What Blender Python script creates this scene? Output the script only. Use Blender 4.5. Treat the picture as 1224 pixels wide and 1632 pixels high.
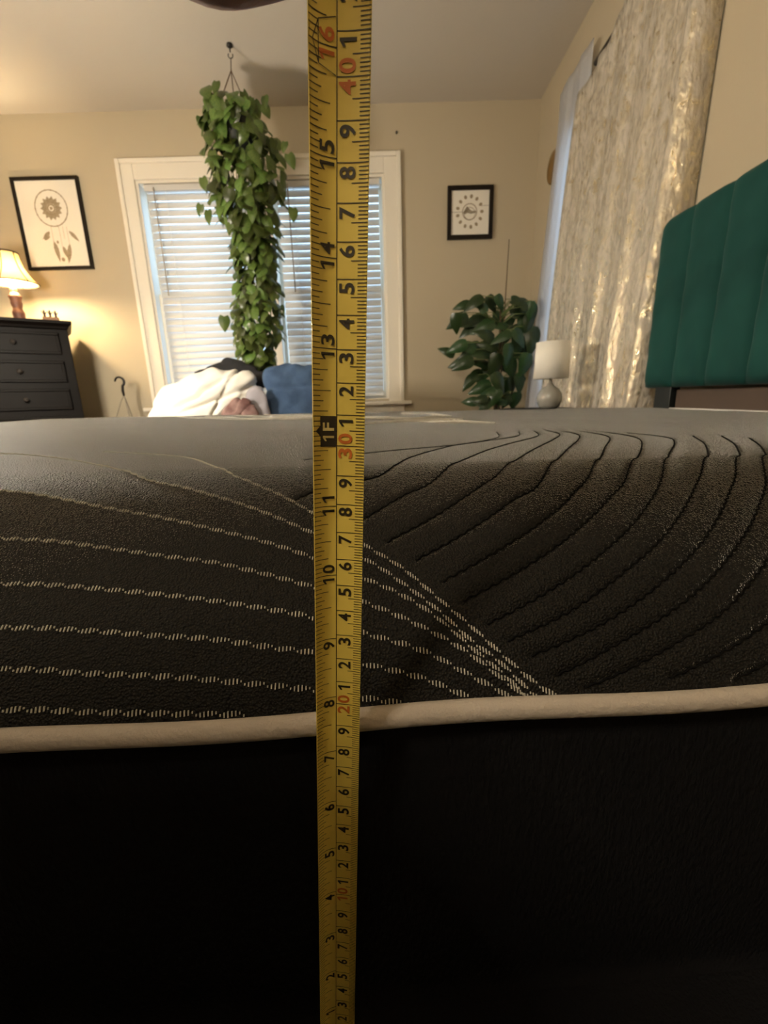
import bpy, bmesh, math, random
import numpy as np
from mathutils import Vector, Matrix, Euler

for o in list(bpy.data.objects):
    bpy.data.objects.remove(o, do_unlink=True)
scene = bpy.context.scene
COL = scene.collection
R = math.radians
PI = math.pi
ZC = 0.67                                   # camera height above the floor

# ------------------------------------------------------------------ camera
F_PX, PITCH, ROLL = 690.0, R(14.75), R(1.62)
cam_d = bpy.data.cameras.new('camera')
cam = bpy.data.objects.new('camera', cam_d)
COL.objects.link(cam)
cam_d.sensor_fit = 'HORIZONTAL'
cam_d.sensor_width = 36.0
cam_d.lens = F_PX / 1224.0 * 36.0
cam_d.clip_start = 0.01
fw = Vector((0, math.cos(PITCH), -math.sin(PITCH)))
rt0 = Vector((1, 0, 0)); dn0 = fw.cross(rt0)
rt = math.cos(ROLL) * rt0 + math.sin(ROLL) * dn0
dn = -math.sin(ROLL) * rt0 + math.cos(ROLL) * dn0
cam.matrix_world = Matrix(((rt.x, -dn.x, -fw.x, 0), (rt.y, -dn.y, -fw.y, 0), (rt.z, -dn.z, -fw.z, ZC), (0, 0, 0, 1)))
cam_d.dof.use_dof = True
cam_d.dof.focus_distance = 0.18
cam_d.dof.aperture_fstop = 25.0
scene.camera = cam

# ------------------------------------------------------------------ world, exposure
wd = bpy.data.worlds.new('overcast_sky'); scene.world = wd
wd.use_nodes = True
bg = wd.node_tree.nodes['Background']
bg.inputs[0].default_value = (0.50, 0.74, 1.0, 1)
bg.inputs[1].default_value = 0.70
vs = scene.view_settings
vs.view_transform = 'Standard'; vs.look = 'None'; vs.gamma = 1.0; vs.use_curve_mapping = False
vs.exposure = 2.25
LAMP_W, FLOOR_LAMP_W, CEIL_FILL_W = 18.0, 300.0, 265.0
WARM = (1.0, 0.78, 0.46)
WARM2 = (1.0, 0.90, 0.74)

# ------------------------------------------------------------------ materials
def mat(name, col, rough=0.6, metal=0.0, col2=None, nscale=8.0, stretch=(1, 1, 1), bump=0.0, bscale=60.0,
        sheen=0.0, spec=0.5, coat=0.0, trans=0.0, rand=0.0, wave=None):
    m = bpy.data.materials.new(name); m.use_nodes = True
    nt = m.node_tree; n = nt.nodes; l = nt.links
    b = n['Principled BSDF']; out = n['Material Output']
    b.inputs['Base Color'].default_value = (*col, 1)
    b.inputs['Roughness'].default_value = rough
    b.inputs['Metallic'].default_value = metal
    b.inputs['Specular IOR Level'].default_value = spec
    b.inputs['Coat Weight'].default_value = coat
    if sheen:
        b.inputs['Sheen Weight'].default_value = sheen
        b.inputs['Sheen Roughness'].default_value = 0.35
    tc = n.new('ShaderNodeTexCoord'); mp = n.new('ShaderNodeMapping')
    mp.inputs['Scale'].default_value = stretch
    l.new(tc.outputs['Object'], mp.inputs['Vector'])
    csock = None
    if col2 is not None:
        nz = n.new('ShaderNodeTexNoise'); nz.inputs['Scale'].default_value = nscale; nz.inputs['Detail'].default_value = 5
        l.new(mp.outputs[0], nz.inputs['Vector'])
        cr = n.new('ShaderNodeValToRGB')
        cr.color_ramp.elements[0].position = 0.35; cr.color_ramp.elements[1].position = 0.68
        cr.color_ramp.elements[0].color = (*col, 1); cr.color_ramp.elements[1].color = (*col2, 1)
        l.new(nz.outputs['Fac'], cr.inputs[0]); csock = cr.outputs[0]
    if rand:
        oi = n.new('ShaderNodeObjectInfo'); hs = n.new('ShaderNodeHueSaturation')
        mr = n.new('ShaderNodeMapRange'); mr.inputs['To Min'].default_value = 1 - rand; mr.inputs['To Max'].default_value = 1 + rand
        mh = n.new('ShaderNodeMapRange'); mh.inputs['To Min'].default_value = 0.47; mh.inputs['To Max'].default_value = 0.515
        l.new(oi.outputs['Random'], mr.inputs['Value']); l.new(oi.outputs['Random'], mh.inputs['Value'])
        l.new(mr.outputs[0], hs.inputs['Value']); l.new(mh.outputs[0], hs.inputs['Hue'])
        if csock: l.new(csock, hs.inputs['Color'])
        else: hs.inputs['Color'].default_value = (*col, 1)
        csock = hs.outputs[0]
    if csock: l.new(csock, b.inputs['Base Color'])
    if bump:
        bz = n.new('ShaderNodeTexNoise'); bz.inputs['Scale'].default_value = bscale; bz.inputs['Detail'].default_value = 4
        l.new(mp.outputs[0], bz.inputs['Vector'])
        bp = n.new('ShaderNodeBump'); bp.inputs['Strength'].default_value = bump; bp.inputs['Distance'].default_value = 0.01
        l.new(bz.outputs['Fac'], bp.inputs['Height']); l.new(bp.outputs[0], b.inputs['Normal'])
    if trans:
        t = n.new('ShaderNodeBsdfTranslucent'); mx = n.new('ShaderNodeMixShader')
        mx.inputs[0].default_value = trans
        if csock: l.new(csock, t.inputs[0])
        else: t.inputs[0].default_value = (*col, 1)
        l.new(b.outputs[0], mx.inputs[1]); l.new(t.outputs[0], mx.inputs[2]); l.new(mx.outputs[0], out.inputs[0])
    return m

def glass_mat():
    m = bpy.data.materials.new('window_glass'); m.use_nodes = True
    nt = m.node_tree; n = nt.nodes; l = nt.links; n.remove(n['Principled BSDF'])
    t = n.new('ShaderNodeBsdfTransparent'); g = n.new('ShaderNodeBsdfGlossy'); g.inputs['Roughness'].default_value = 0.02
    mx = n.new('ShaderNodeMixShader'); mx.inputs[0].default_value = 0.06
    l.new(t.outputs[0], mx.inputs[1]); l.new(g.outputs[0], mx.inputs[2]); l.new(mx.outputs[0], n['Material Output'].inputs[0])
    return m

def emit_mat(name, col, s):
    m = bpy.data.materials.new(name); m.use_nodes = True
    b = m.node_tree.nodes['Principled BSDF']
    b.inputs['Emission Color'].default_value = (*col, 1); b.inputs['Emission Strength'].default_value = s
    return m

def knit_mat():
    m = mat('charcoal_knit', (0.075, 0.070, 0.062), rough=0.6, sheen=1.0, spec=0.16)
    nt = m.node_tree; n = nt.nodes; l = nt.links; b = n['Principled BSDF']
    b.inputs['Sheen Roughness'].default_value = 0.09
    b.inputs['Sheen Tint'].default_value = (1, 0.97, 0.92, 1)
    tc = n.new('ShaderNodeTexCoord')
    vo = n.new('ShaderNodeTexVoronoi'); vo.inputs['Scale'].default_value = 950
    l.new(tc.outputs['Object'], vo.inputs['Vector'])
    nz = n.new('ShaderNodeTexNoise'); nz.inputs['Scale'].default_value = 90; nz.inputs['Detail'].default_value = 6
    l.new(tc.outputs['Object'], nz.inputs['Vector'])
    ad = n.new('ShaderNodeMath'); ad.operation = 'MULTIPLY_ADD'; ad.inputs[1].default_value = 0.12
    l.new(nz.outputs['Fac'], ad.inputs[0]); l.new(vo.outputs['Distance'], ad.inputs[2])
    bp = n.new('ShaderNodeBump'); bp.inputs['Strength'].default_value = 1.0; bp.inputs['Distance'].default_value = 0.0009
    l.new(ad.outputs[0], bp.inputs['Height']); l.new(bp.outputs[0], b.inputs['Normal'])
    cr = n.new('ShaderNodeValToRGB')
    cr.color_ramp.elements[0].color = (0.024, 0.0205, 0.016, 1); cr.color_ramp.elements[1].color = (0.008, 0.007, 0.0055, 1)
    cr.color_ramp.elements[0].position = 0.1; cr.color_ramp.elements[1].position = 0.75
    l.new(vo.outputs['Distance'], cr.inputs[0]); l.new(cr.outputs[0], b.inputs['Base Color'])
    return m

def foil_mat():
    m = mat('foil_print_curtain', (0.56, 0.51, 0.44), rough=0.65, col2=(0.50, 0.45, 0.375), nscale=26, stretch=(1, 1.0, 0.28))
    nt = m.node_tree; n = nt.nodes; l = nt.links; b = n['Principled BSDF']
    tc = n.new('ShaderNodeTexCoord'); mp = n.new('ShaderNodeMapping'); mp.inputs['Scale'].default_value = (1, 1, 0.45)
    l.new(tc.outputs['Object'], mp.inputs[0])
    nz = n.new('ShaderNodeTexNoise'); nz.inputs['Scale'].default_value = 38; nz.inputs['Detail'].default_value = 7; nz.inputs['Distortion'].default_value = 1.2
    l.new(mp.outputs[0], nz.inputs['Vector'])
    cr = n.new('ShaderNodeValToRGB'); cr.color_ramp.elements[0].position = 0.40; cr.color_ramp.elements[1].position = 0.66
    l.new(nz.outputs['Fac'], cr.inputs[0])
    b2 = n.new('ShaderNodeBsdfPrincipled'); b2.inputs['Base Color'].default_value = (0.95, 0.83, 0.58, 1)
    b2.inputs['Metallic'].default_value = 1.0; b2.inputs['Roughness'].default_value = 0.17
    bz = n.new('ShaderNodeTexNoise'); bz.inputs['Scale'].default_value = 55; bz.inputs['Detail'].default_value = 5
    l.new(mp.outputs[0], bz.inputs['Vector'])
    bp = n.new('ShaderNodeBump'); bp.inputs['Strength'].default_value = 0.8; bp.inputs['Distance'].default_value = 0.012
    l.new(bz.outputs['Fac'], bp.inputs['Height']); l.new(bp.outputs[0], b2.inputs['Normal']); l.new(bp.outputs[0], b.inputs['Normal'])
    sc = n.new('ShaderNodeMath'); sc.operation = 'MULTIPLY'; sc.inputs[1].default_value = 0.72
    l.new(cr.outputs[0], sc.inputs[0])
    mx = n.new('ShaderNodeMixShader'); l.new(sc.outputs[0], mx.inputs[0]); l.new(b.outputs[0], mx.inputs[1]); l.new(b2.outputs[0], mx.inputs[2])
    l.new(mx.outputs[0], n['Material Output'].inputs[0])
    return m

M = dict(
    wall=mat('tan_wall_paint', (0.50, 0.425, 0.30), rough=0.75, bump=0.05, bscale=120),
    ceil=mat('ceiling_plaster', (0.60, 0.54, 0.46), rough=0.9, bump=0.07, bscale=45),
    floor=mat('dark_wood_floor', (0.10, 0.055, 0.03), rough=0.45, col2=(0.05, 0.028, 0.016), nscale=5, stretch=(1, 9, 1)),
    trim=mat('cream_trim_paint', (0.80, 0.74, 0.63), rough=0.4),
    blind=mat('white_blind_slat', (0.88, 0.86, 0.83), rough=0.45, trans=0.2),
    rail=mat('blind_rail', (0.62, 0.60, 0.57), rough=0.4),
    cord=mat('blind_cord', (0.85, 0.84, 0.82), rough=0.8),
    wand=mat('blind_wand', (0.42, 0.36, 0.28), rough=0.4),
    glass=glass_mat(),
    black=mat('black_frame', (0.010, 0.007, 0.005), rough=0.4, spec=0.2, col2=(0.016, 0.011, 0.007), nscale=20),
    paper=mat('cream_paper', (0.82, 0.77, 0.67), rough=0.5, coat=0.2),
    ink=mat('brown_print', (0.30, 0.23, 0.14), rough=0.8, col2=(0.38, 0.30, 0.20), nscale=60),
    ink2=mat('grey_brown_print', (0.22, 0.17, 0.11), rough=0.8, col2=(0.40, 0.33, 0.24), nscale=70),
    dresser=mat('dark_stained_wood', (0.0035, 0.0024, 0.0018), rough=0.5, spec=0.12, col2=(0.006, 0.004, 0.003), nscale=6, stretch=(1, 1, 7), bump=0.06, bscale=80),
    knob=mat('dark_knob', (0.03, 0.025, 0.022), rough=0.2),
    shade=mat('lit_lamp_shade', (0.82, 0.70, 0.46), rough=0.8, trans=0.38, bump=0.05, bscale=200),
    braid=mat('shade_braid', (0.035, 0.02, 0.01), rough=0.8),
    bark=mat('carved_brown_base', (0.11, 0.040, 0.026), rough=0.5, col2=(0.20, 0.085, 0.055), nscale=25, stretch=(1, 1, .3), bump=0.6, bscale=40),
    socket=mat('brass_socket', (0.75, 0.62, 0.35), rough=0.35, metal=0.6),
    white_shade=mat('white_drum_shade', (0.93, 0.90, 0.83), rough=0.85, trans=0.1, bump=0.05, bscale=300),
    ceramic=mat('grey_ceramic', (0.33, 0.32, 0.29), rough=0.14, coat=0.3),
    bulb=emit_mat('warm_bulb', (1.0, 0.78, 0.45), 4.0),
    leaf=mat('pothos_leaf', (0.066, 0.122, 0.026), rough=0.32, col2=(0.135, 0.195, 0.045), nscale=14, rand=0.65, trans=0.2),
    bigleaf=mat('dark_glossy_leaf', (0.016, 0.042, 0.012), rough=0.33, col2=(0.026, 0.062, 0.018), nscale=10, rand=0.3, trans=0.1),
    stem=mat('green_stem', (0.12, 0.16, 0.05), rough=0.6),
    brownstem=mat('woody_stem', (0.12, 0.08, 0.045), rough=0.8),
    pot=mat('terracotta_pot', (0.22, 0.10, 0.06), rough=0.7, bump=0.1),
    darkpot=mat('dark_plastic_pot', (0.03, 0.035, 0.03), rough=0.4),
    soil=mat('potting_soil', (0.03, 0.02, 0.014), rough=0.95, bump=0.8, bscale=60),
    wire=mat('brown_hanger_wire', (0.09, 0.045, 0.02), rough=0.5),
    hookblack=mat('black_plastic', (0.012, 0.010, 0.009), rough=0.35),
    steel=mat('grey_wire', (0.34, 0.29, 0.22), rough=0.4, metal=0.5),
    velvet=mat('green_velvet', (0.007, 0.052, 0.045), rough=0.8, col2=(0.012, 0.078, 0.066), nscale=7, stretch=(1, 1, 0.7), sheen=0.10, spec=0.2, bump=0.05, bscale=300),
    legmetal=mat('black_metal', (0.012, 0.016, 0.016), rough=0.4),
    foil=foil_mat(),
    liner=mat('white_liner_cloth', (0.78, 0.78, 0.80), rough=0.9, trans=0.6),
    rod=mat('dark_rod', (0.02, 0.013, 0.008), rough=0.4),
    knit=knit_mat(),
    border=mat('black_border_knit', (0.0085, 0.008, 0.0085), rough=0.9, spec=0.12, bump=0.35, bscale=500, stretch=(1, 1, .35)),
    piping=mat('cream_piping', (0.50, 0.43, 0.35), rough=0.8, bump=0.2, bscale=300),
    brownrail=mat('brown_panel', (0.095, 0.062, 0.045), rough=0.7, col2=(0.075, 0.05, 0.036), nscale=9),
    groove_dark=mat('groove_dark_tone', (0.004, 0.0035, 0.003), rough=0.9, spec=0.1),
    thread=mat('pale_thread', (0.50, 0.47, 0.39), rough=0.8),
    tape=mat('yellow_tape', (0.86, 0.65, 0.125), rough=0.38, col2=(0.80, 0.59, 0.11), nscale=60, spec=0.4),
    print=mat('black_print', (0.035, 0.024, 0.008), rough=0.5),
    redprint=mat('orange_print', (0.62, 0.16, 0.02), rough=0.5),
    yprint=mat('pale_print', (0.72, 0.58, 0.22), rough=0.5),
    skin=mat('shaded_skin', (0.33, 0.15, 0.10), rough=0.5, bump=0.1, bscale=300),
    sleeve=mat('dark_sleeve', (0.02, 0.02, 0.024), rough=0.9),
    white_cloth=mat('white_comforter', (0.80, 0.78, 0.72), rough=0.9, bump=0.25, bscale=14),
    black_cloth=mat('black_cloth', (0.014, 0.014, 0.016), rough=0.9, bump=0.3, bscale=30),
    denim=mat('blue_cloth', (0.040, 0.080, 0.165), rough=0.9, col2=(0.055, 0.105, 0.205), nscale=24, bump=0.4, bscale=30),
    pink=mat('dusty_pink_cloth', (0.13, 0.06, 0.055), rough=0.9, col2=(0.34, 0.22, 0.20), nscale=14, bump=0.3, bscale=24),
    lilac=mat('pale_lilac_cloth', (0.36, 0.34, 0.38), rough=0.9, bump=0.3, bscale=24),
    bench=mat('bench_wood', (0.13, 0.075, 0.04), rough=0.5, col2=(0.09, 0.05, 0.028), nscale=5, stretch=(1, 8, 1)),
    figure=mat('dark_figurine', (0.035, 0.016, 0.008), rough=0.5),
    figbase=mat('copper_base', (0.30, 0.15, 0.07), rough=0.4),
    oval=mat('gilt_wood', (0.20, 0.11, 0.03), rough=0.4),
    cable=mat('white_cable', (0.75, 0.73, 0.70), rough=0.5),
)

# ------------------------------------------------------------------ mesh helpers
class MB:
    def __init__(s): s.v = []; s.f = []
    def add(s, vs, fs):
        k = len(s.v); s.v += [tuple(p) for p in vs]; s.f += [tuple(i + k for i in f) for f in fs]; return s
    def box(s, x0, x1, y0, y1, z0, z1):
        return s.add([(x0, y0, z0), (x1, y0, z0), (x1, y1, z0), (x0, y1, z0), (x0, y0, z1), (x1, y0, z1), (x1, y1, z1), (x0, y1, z1)],
                     [(0, 3, 2, 1), (4, 5, 6, 7), (0, 1, 5, 4), (1, 2, 6, 5), (2, 3, 7, 6), (3, 0, 4, 7)])
    def tube(s, path, rad, n=8, caps=True):
        P = [Vector(p) for p in path]; m = len(P)
        if not hasattr(rad, '__len__'): rad = [rad] * m
        prev = None; vs = []; fs = []
        for i in range(m):
            t = (P[min(i + 1, m - 1)] - P[max(i - 1, 0)]).normalized()
            if prev is None:
                a = Vector((0, 0, 1)) if abs(t.z) < 0.9 else Vector((1, 0, 0)); u = t.cross(a).normalized()
            else:
                u = (prev - t * prev.dot(t)).normalized()
            prev = u; w = t.cross(u)
            for k in range(n):
                an = 2 * PI * k / n; vs.append(P[i] + (u * math.cos(an) + w * math.sin(an)) * rad[i])
        for i in range(m - 1):
            for k in range(n):
                fs.append((i * n + k, i * n + (k + 1) % n, (i + 1) * n + (k + 1) % n, (i + 1) * n + k))
        if caps: fs += [tuple(range(n))[::-1], tuple((m - 1) * n + k for k in range(n))]
        return s.add(vs, fs)
    def lathe(s, prof, c=(0, 0, 0), n=32, close=False):
        vs = []; fs = []; m = len(prof)
        for r, z in prof:
            for k in range(n):
                an = 2 * PI * k / n; vs.append((c[0] + r * math.cos(an), c[1] + r * math.sin(an), c[2] + z))
        for i in range(m - 1):
            for k in range(n):
                fs.append((i * n + k, i * n + (k + 1) % n, (i + 1) * n + (k + 1) % n, (i + 1) * n + k))
        if close:
            fs += [tuple(range(n))[::-1], tuple((m - 1) * n + k for k in range(n))]
        return s.add(vs, fs)
    def grid(s, P, flip=False):
        n = len(P); m = len(P[0]); vs = [p for row in P for p in row]; fs = []
        for i in range(n - 1):
            for j in range(m - 1):
                f = (i * m + j, i * m + j + 1, (i + 1) * m + j + 1, (i + 1) * m + j)
                fs.append(f[::-1] if flip else f)
        return s.add(vs, fs)
    def mesh(s, name, material=None, smooth=False):
        me = bpy.data.meshes.new(name); me.from_pydata(s.v, [], s.f); me.update()
        if material: me.materials.append(material)
        if smooth: me.polygons.foreach_set('use_smooth', [True] * len(me.polygons))
        return me
    def build(s, name, material, parent=None, smooth=False, bevel=0.0, local=False, auto=False):
        return put(name, s.mesh(name, material, smooth), parent, bevel, local)

def put(name, me, parent=None, bevel=0.0, local=False):
    o = bpy.data.objects.new(name, me); COL.objects.link(o)
    if parent is not None:
        o.parent = parent
        if not local and parent.parent is None: o.matrix_parent_inverse = parent.matrix_basis.inverted()
    if bevel:
        b = o.modifiers.new('bevel', 'BEVEL'); b.width = bevel; b.segments = 2; b.limit_method = 'ANGLE'
    return o

def tag(o, label=None, cat=None, group=None, kind=None):
    if label: o['label'] = label
    if cat: o['category'] = cat
    if group: o['group'] = group
    if kind: o['kind'] = kind
    return o

def thing(name, loc, label, cat, group=None, rz=0.0, kind=None):
    o = bpy.data.objects.new(name, None); COL.objects.link(o)
    o.empty_display_size = 0.05
    o.location = loc; o.rotation_euler = (0, 0, rz)
    o.matrix_basis = Matrix.Translation(loc) @ Matrix.Rotation(rz, 4, 'Z')
    return tag(o, label, cat, group, kind)

def struct(name, mb, m, **k):
    return tag(mb.build(name, m, **k), kind='structure')

def smoothpoly(pts, n):
    """Catmull-Rom through pts, n samples."""
    P = [np.array(p, float) for p in pts]; P = [2 * P[0] - P[1]] + P + [2 * P[-1] - P[-2]]
    seg = len(P) - 3; out = []
    for k in range(n):
        u = k / (n - 1) * seg; i = min(int(u), seg - 1); t = u - i
        a, b, c, d = P[i:i + 4]
        out.append(0.5 * ((2 * b) + (c - a) * t + (2 * a - 5 * b + 4 * c - d) * t * t + (3 * b - a - 3 * c + d) * t ** 3))
    return out

# ------------------------------------------------------------------ room shell
XL, XR, YN, YB, ZT = -3.0, 1.05, -1.7, 3.25, ZC + 1.77
WX0, WX1, WZ0, WZ1 = -1.545, 0.065, ZC - 0.005, ZC + 1.40
RY0, RY1, RZ0, RZ1 = 1.95, 2.72, ZC - 0.05, ZC + 1.30
TH = 0.16
struct('floor', MB().box(XL - TH, XR + TH, YN - TH, YB + TH, -0.1, 0), M['floor'])
struct('ceiling', MB().box(XL - TH, XR + TH, YN - TH, YB + TH, ZT, ZT + 0.1), M['ceil'])
w = MB()
w.box(XL - TH, WX0, YB, YB + TH, 0, ZT).box(WX1, XR + TH, YB, YB + TH, 0, ZT).box(WX0, WX1, YB, YB + TH, 0, WZ0).box(WX0, WX1, YB, YB + TH, WZ1, ZT)
struct('wall_back', w, M['wall'])
w = MB()
w.box(XR, XR + TH, YN - TH, RY0, 0, ZT).box(XR, XR + TH, RY1, YB, 0, ZT).box(XR, XR + TH, RY0, RY1, 0, RZ0).box(XR, XR + TH, RY0, RY1, RZ1, ZT)
struct('wall_right', w, M['wall'])
struct('wall_left', MB().box(XL - TH, XL, YN - TH, YB, 0, ZT), M['wall'])
struct('wall_front', MB().box(XL, XR, YN - TH, YN, 0, ZT), M['wall'])
struct('baseboard_back', MB().box(XL, XR, YB - 0.015, YB, 0, 0.11), M['trim'])
struct('baseboard_right', MB().box(XR - 0.015, XR, YN, YB - 0.015, 0, 0.11), M['trim'])
struct('baseboard_left', MB().box(XL, XL + 0.015, YN, YB - 0.015, 0, 0.11), M['trim'])

def sash(root, x0, x1, y, z0, z1, rail, bottom):
    g = MB(); s = 0.022
    g.box(x0, x0 + s, y, y + 0.035, z0, z1).box(x1 - s, x1, y, y + 0.035, z0, z1)
    g.box(x0 + s, x1 - s, y, y + 0.035, z0, z0 + bottom).box(x0 + s, x1 - s, y, y + 0.035, z1 - rail, z1)
    p = g.build('sash_frame', M['trim'], root)
    MB().box(x0 + s, x1 - s, y + 0.015, y + 0.019, z0 + bottom, z1 - rail).build('pane', M['glass'], p)

# the wide double window in the back wall
win = thing('window_1', (-0.74, YB, WZ0), None, None, kind='structure')
MX0, MX1 = -0.80, -0.68
ZM = ZC + 0.72
for (a, b) in ((WX0 + 0.02, MX0), (MX1, WX1 - 0.02)):
    sash(win, a, b, YB + 0.105, ZM - 0.02, WZ1 - 0.02, 0.035, 0.04)
    sash(win, a, b, YB + 0.068, WZ0, ZM + 0.02, 0.04, 0.06)
MB().box(WX0, WX0 + 0.02, YB, YB + TH, WZ0, WZ1).build('jamb', M['trim'], win)
MB().box(WX1 - 0.02, WX1, YB, YB + TH, WZ0, WZ1).build('jamb', M['trim'], win)
MB().box(WX0 + 0.02, WX1 - 0.02, YB, YB + TH, WZ1 - 0.02, WZ1).build('head_jamb', M['trim'], win)
MB().box(MX0, MX1, YB - 0.004, YB + TH, WZ0, WZ1 - 0.02).build('mullion', M['trim'], win, bevel=0.004)
# casing boards with a raised outer band
OX0, OX1, OZ1 = -1.643, 0.170, ZC + 1.508
def casing(x0, x1, z0, z1, ox0, ox1, oz0, oz1):
    g = MB().box(x0, x1, YB - 0.018, YB, z0, z1); p = g.build('casing', M['trim'], win, bevel=0.004)
    MB().box(ox0, ox1, YB - 0.032, YB - 0.018, oz0, oz1).build('casing_band', M['trim'], p, bevel=0.005)
casing(OX0, WX0 + 0.005, WZ0 - 0.02, OZ1, OX0, OX0 + 0.028, WZ0 - 0.02, OZ1)
casing(WX1 - 0.005, OX1, WZ0 - 0.02, OZ1, OX1 - 0.028, OX1, WZ0 - 0.02, OZ1)
casing(WX0 + 0.005, WX1 - 0.005, WZ1 - 0.005, OZ1, OX0 + 0.028, OX1 - 0.028, OZ1 - 0.028, OZ1)
MB().box(OX0 - 0.055, OX1 + 0.05, YB - 0.07, YB + 0.068, WZ0 - 0.042, WZ0 - 0.018).build('window_sill', M['trim'], win, bevel=0.005)
MB().box(OX0, OX1, YB - 0.018, YB, WZ0 - 0.13, WZ0 - 0.042).build('apron', M['trim'], win, bevel=0.004)

# window in the right wall, behind the curtain
win2 = thing('window_2', (XR, 2.17, RZ0), None, None, kind='structure')
g = MB().box(XR + 0.09, XR + 0.125, RY0, RY0 + 0.03, RZ0, RZ1).box(XR + 0.09, XR + 0.125, RY1 - 0.03, RY1, RZ0, RZ1)
g.box(XR + 0.09, XR + 0.125, RY0 + 0.03, RY1 - 0.03, RZ0, RZ0 + 0.05).box(XR + 0.09, XR + 0.125, RY0 + 0.03, RY1 - 0.03, RZ1 - 0.04, RZ1)
g.box(XR + 0.09, XR + 0.125, RY0 + 0.03, RY1 - 0.03, ZC + 0.6, ZC + 0.64)
p = g.build('sash_frame', M['trim'], win2)
MB().box(XR + 0.105, XR + 0.109, RY0 + 0.03, RY1 - 0.03, RZ0 + 0.05, ZC + 0.6).build('pane', M['glass'], p)
MB().box(XR + 0.105, XR + 0.109, RY0 + 0.03, RY1 - 0.03, ZC + 0.64, RZ1 - 0.04).build('pane', M['glass'], p)

# ------------------------------------------------------------------ blinds
def blind(x0, x1, label, wand_x, cords):
    yb = YB + 0.030
    zt = WZ1 - 0.025
    root = thing('window_blind', ((x0 + x1) / 2, yb, WZ0 + 0.02), label, 'window blind', 'horizontal blinds in the double window')
    MB().box(x0 - 0.008, x1 + 0.008, yb - 0.026, yb + 0.026, zt - 0.035, zt).build('head_rail', M['rail'], root, bevel=0.003)
    # one slat: slightly crowned strip
    g = MB(); wv = 0.050; til = R(66); n = 5
    top = []; bot = []
    for k in range(n):
        a = k / (n - 1) - 0.5; c = 0.0035 * (1 - (2 * a) ** 2)
        y = a * wv * math.cos(til) - c * math.sin(til); z = a * wv * math.sin(til) + c * math.cos(til)
        top.append((y, z))
    hx = (x1 - x0) / 2
    P = []
    for (y, z) in top: P.append([(-hx, y, z), (hx, y, z)])
    Q = []
    for (y, z) in top: Q.append([(-hx, y + 0.002 * math.sin(til), z - 0.002 * math.cos(til)), (hx, y + 0.002 * math.sin(til), z - 0.002 * math.cos(til))])
    g.grid(P); g.grid(Q, True)
    k = 2 * n
    for i in range(n - 1):
        g.f.append((2 * i, 2 * i + 2, k + 2 * i + 2, k + 2 * i)); g.f.append((2 * i + 1, k + 2 * i + 1, k + 2 * i + 3, 2 * i + 3))
    g.f.append((0, k, k + 1, 1)); g.f.append((2 * n - 2, 2 * n - 1, k + 2 * n - 1, k + 2 * n - 2))
    me = g.mesh('slat', M['blind'], True)
    sp = 0.0445; z = zt - 0.065; zb = WZ0 + 0.045
    while z > zb:
        o = put('slat', me, root); o.matrix_basis = Matrix.Translation(((x0 + x1) / 2, yb, z)); z -= sp
    MB().box(x0, x1, yb - 0.022, yb + 0.022, zb - 0.022, zb - 0.004).build('bottom_rail', M['blind'], root, bevel=0.004)
    for cx in cords:
        MB().tube([(cx, yb - 0.024, zt - 0.03), (cx, yb - 0.024, zb)], 0.0013, 6).build('ladder_cord', M['cord'], root)
        MB().tube([(cx, yb + 0.024, zt - 0.03), (cx, yb + 0.024, zb)], 0.0013, 6).build('ladder_cord', M['cord'], root)
    MB().tube([(wand_x, yb - 0.034, zt - 0.02), (wand_x + 0.004, yb - 0.036, zt - 0.66)], 0.004, 8).build('tilt_wand', M['wand'], root, smooth=True)
blind(-1.49, -0.822, 'white slatted blind in left half of window, left of hanging plant', -1.43, (-1.36, -0.95))
blind(-0.645, 0.022, 'white slatted blind in right half of window, behind the yellow tape', -0.565, (-0.53, -0.10))

# small nail above the window
tag(MB().tube([(0.147, YB + 0.004, ZC + 1.614), (0.147, YB - 0.012, ZC + 1.616)], 0.006, 8).build('wall_nail', M['hookblack']),
    'tiny dark nail in tan wall above window corner', 'nail')

# ------------------------------------------------------------------ bed
SK, Y0, RA, ZP = 0.05, 0.159, 0.143, -0.131
PE = 2 / 1.5            # exponent of the shoulder's superellipse
YF = 1.60           # far side of the mattress before the shoulder ends
XH, XFOOT = 0.915, -1.10
def ztop(X): return -0.0445 - 0.010 * X
bed = thing('mattress', (-0.09, 0.9, 0.33), 'charcoal knit mattress with cream piping and black side, filling the foreground', 'mattress')

def qprof(q):
    """near shoulder then flat top: returns (Y', h)"""
    q = np.asarray(q, float); s = np.minimum(q, PI / 2)
    return np.where(q <= PI / 2, Y0 + RA - RA * np.clip(np.cos(s), 0, 1) ** PE, Y0 + RA + (q - PI / 2) * 0.1), np.sin(s) ** PE
def surf(X, q):
    Y, h = qprof(q); X = np.asarray(X, float)
    return np.stack([X, Y + SK * X, ZC + ZP + (ztop(X) - ZP) * h], -1)

# rows over the near shoulder and the top, then the far shoulder
tq = PI / 2 * np.linspace(0, 1, 188)
ff = PI / 2 + np.concatenate([np.linspace(0.012, 1.2, 80), np.linspace(1.25, 2.4, 35), np.linspace(2.6, 11.5, 40)])
qn = np.concatenate([tq, ff]); Yr, hr = qprof(qn)
ts = np.linspace(0.02, PI / 2, 18); yf0 = Yr[-1]; RB = 0.10
Yr = np.concatenate([Yr, yf0 + (RB) * np.sin(ts)]); hr = np.concatenate([hr, np.cos(ts)])
nq = len(qn)
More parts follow.
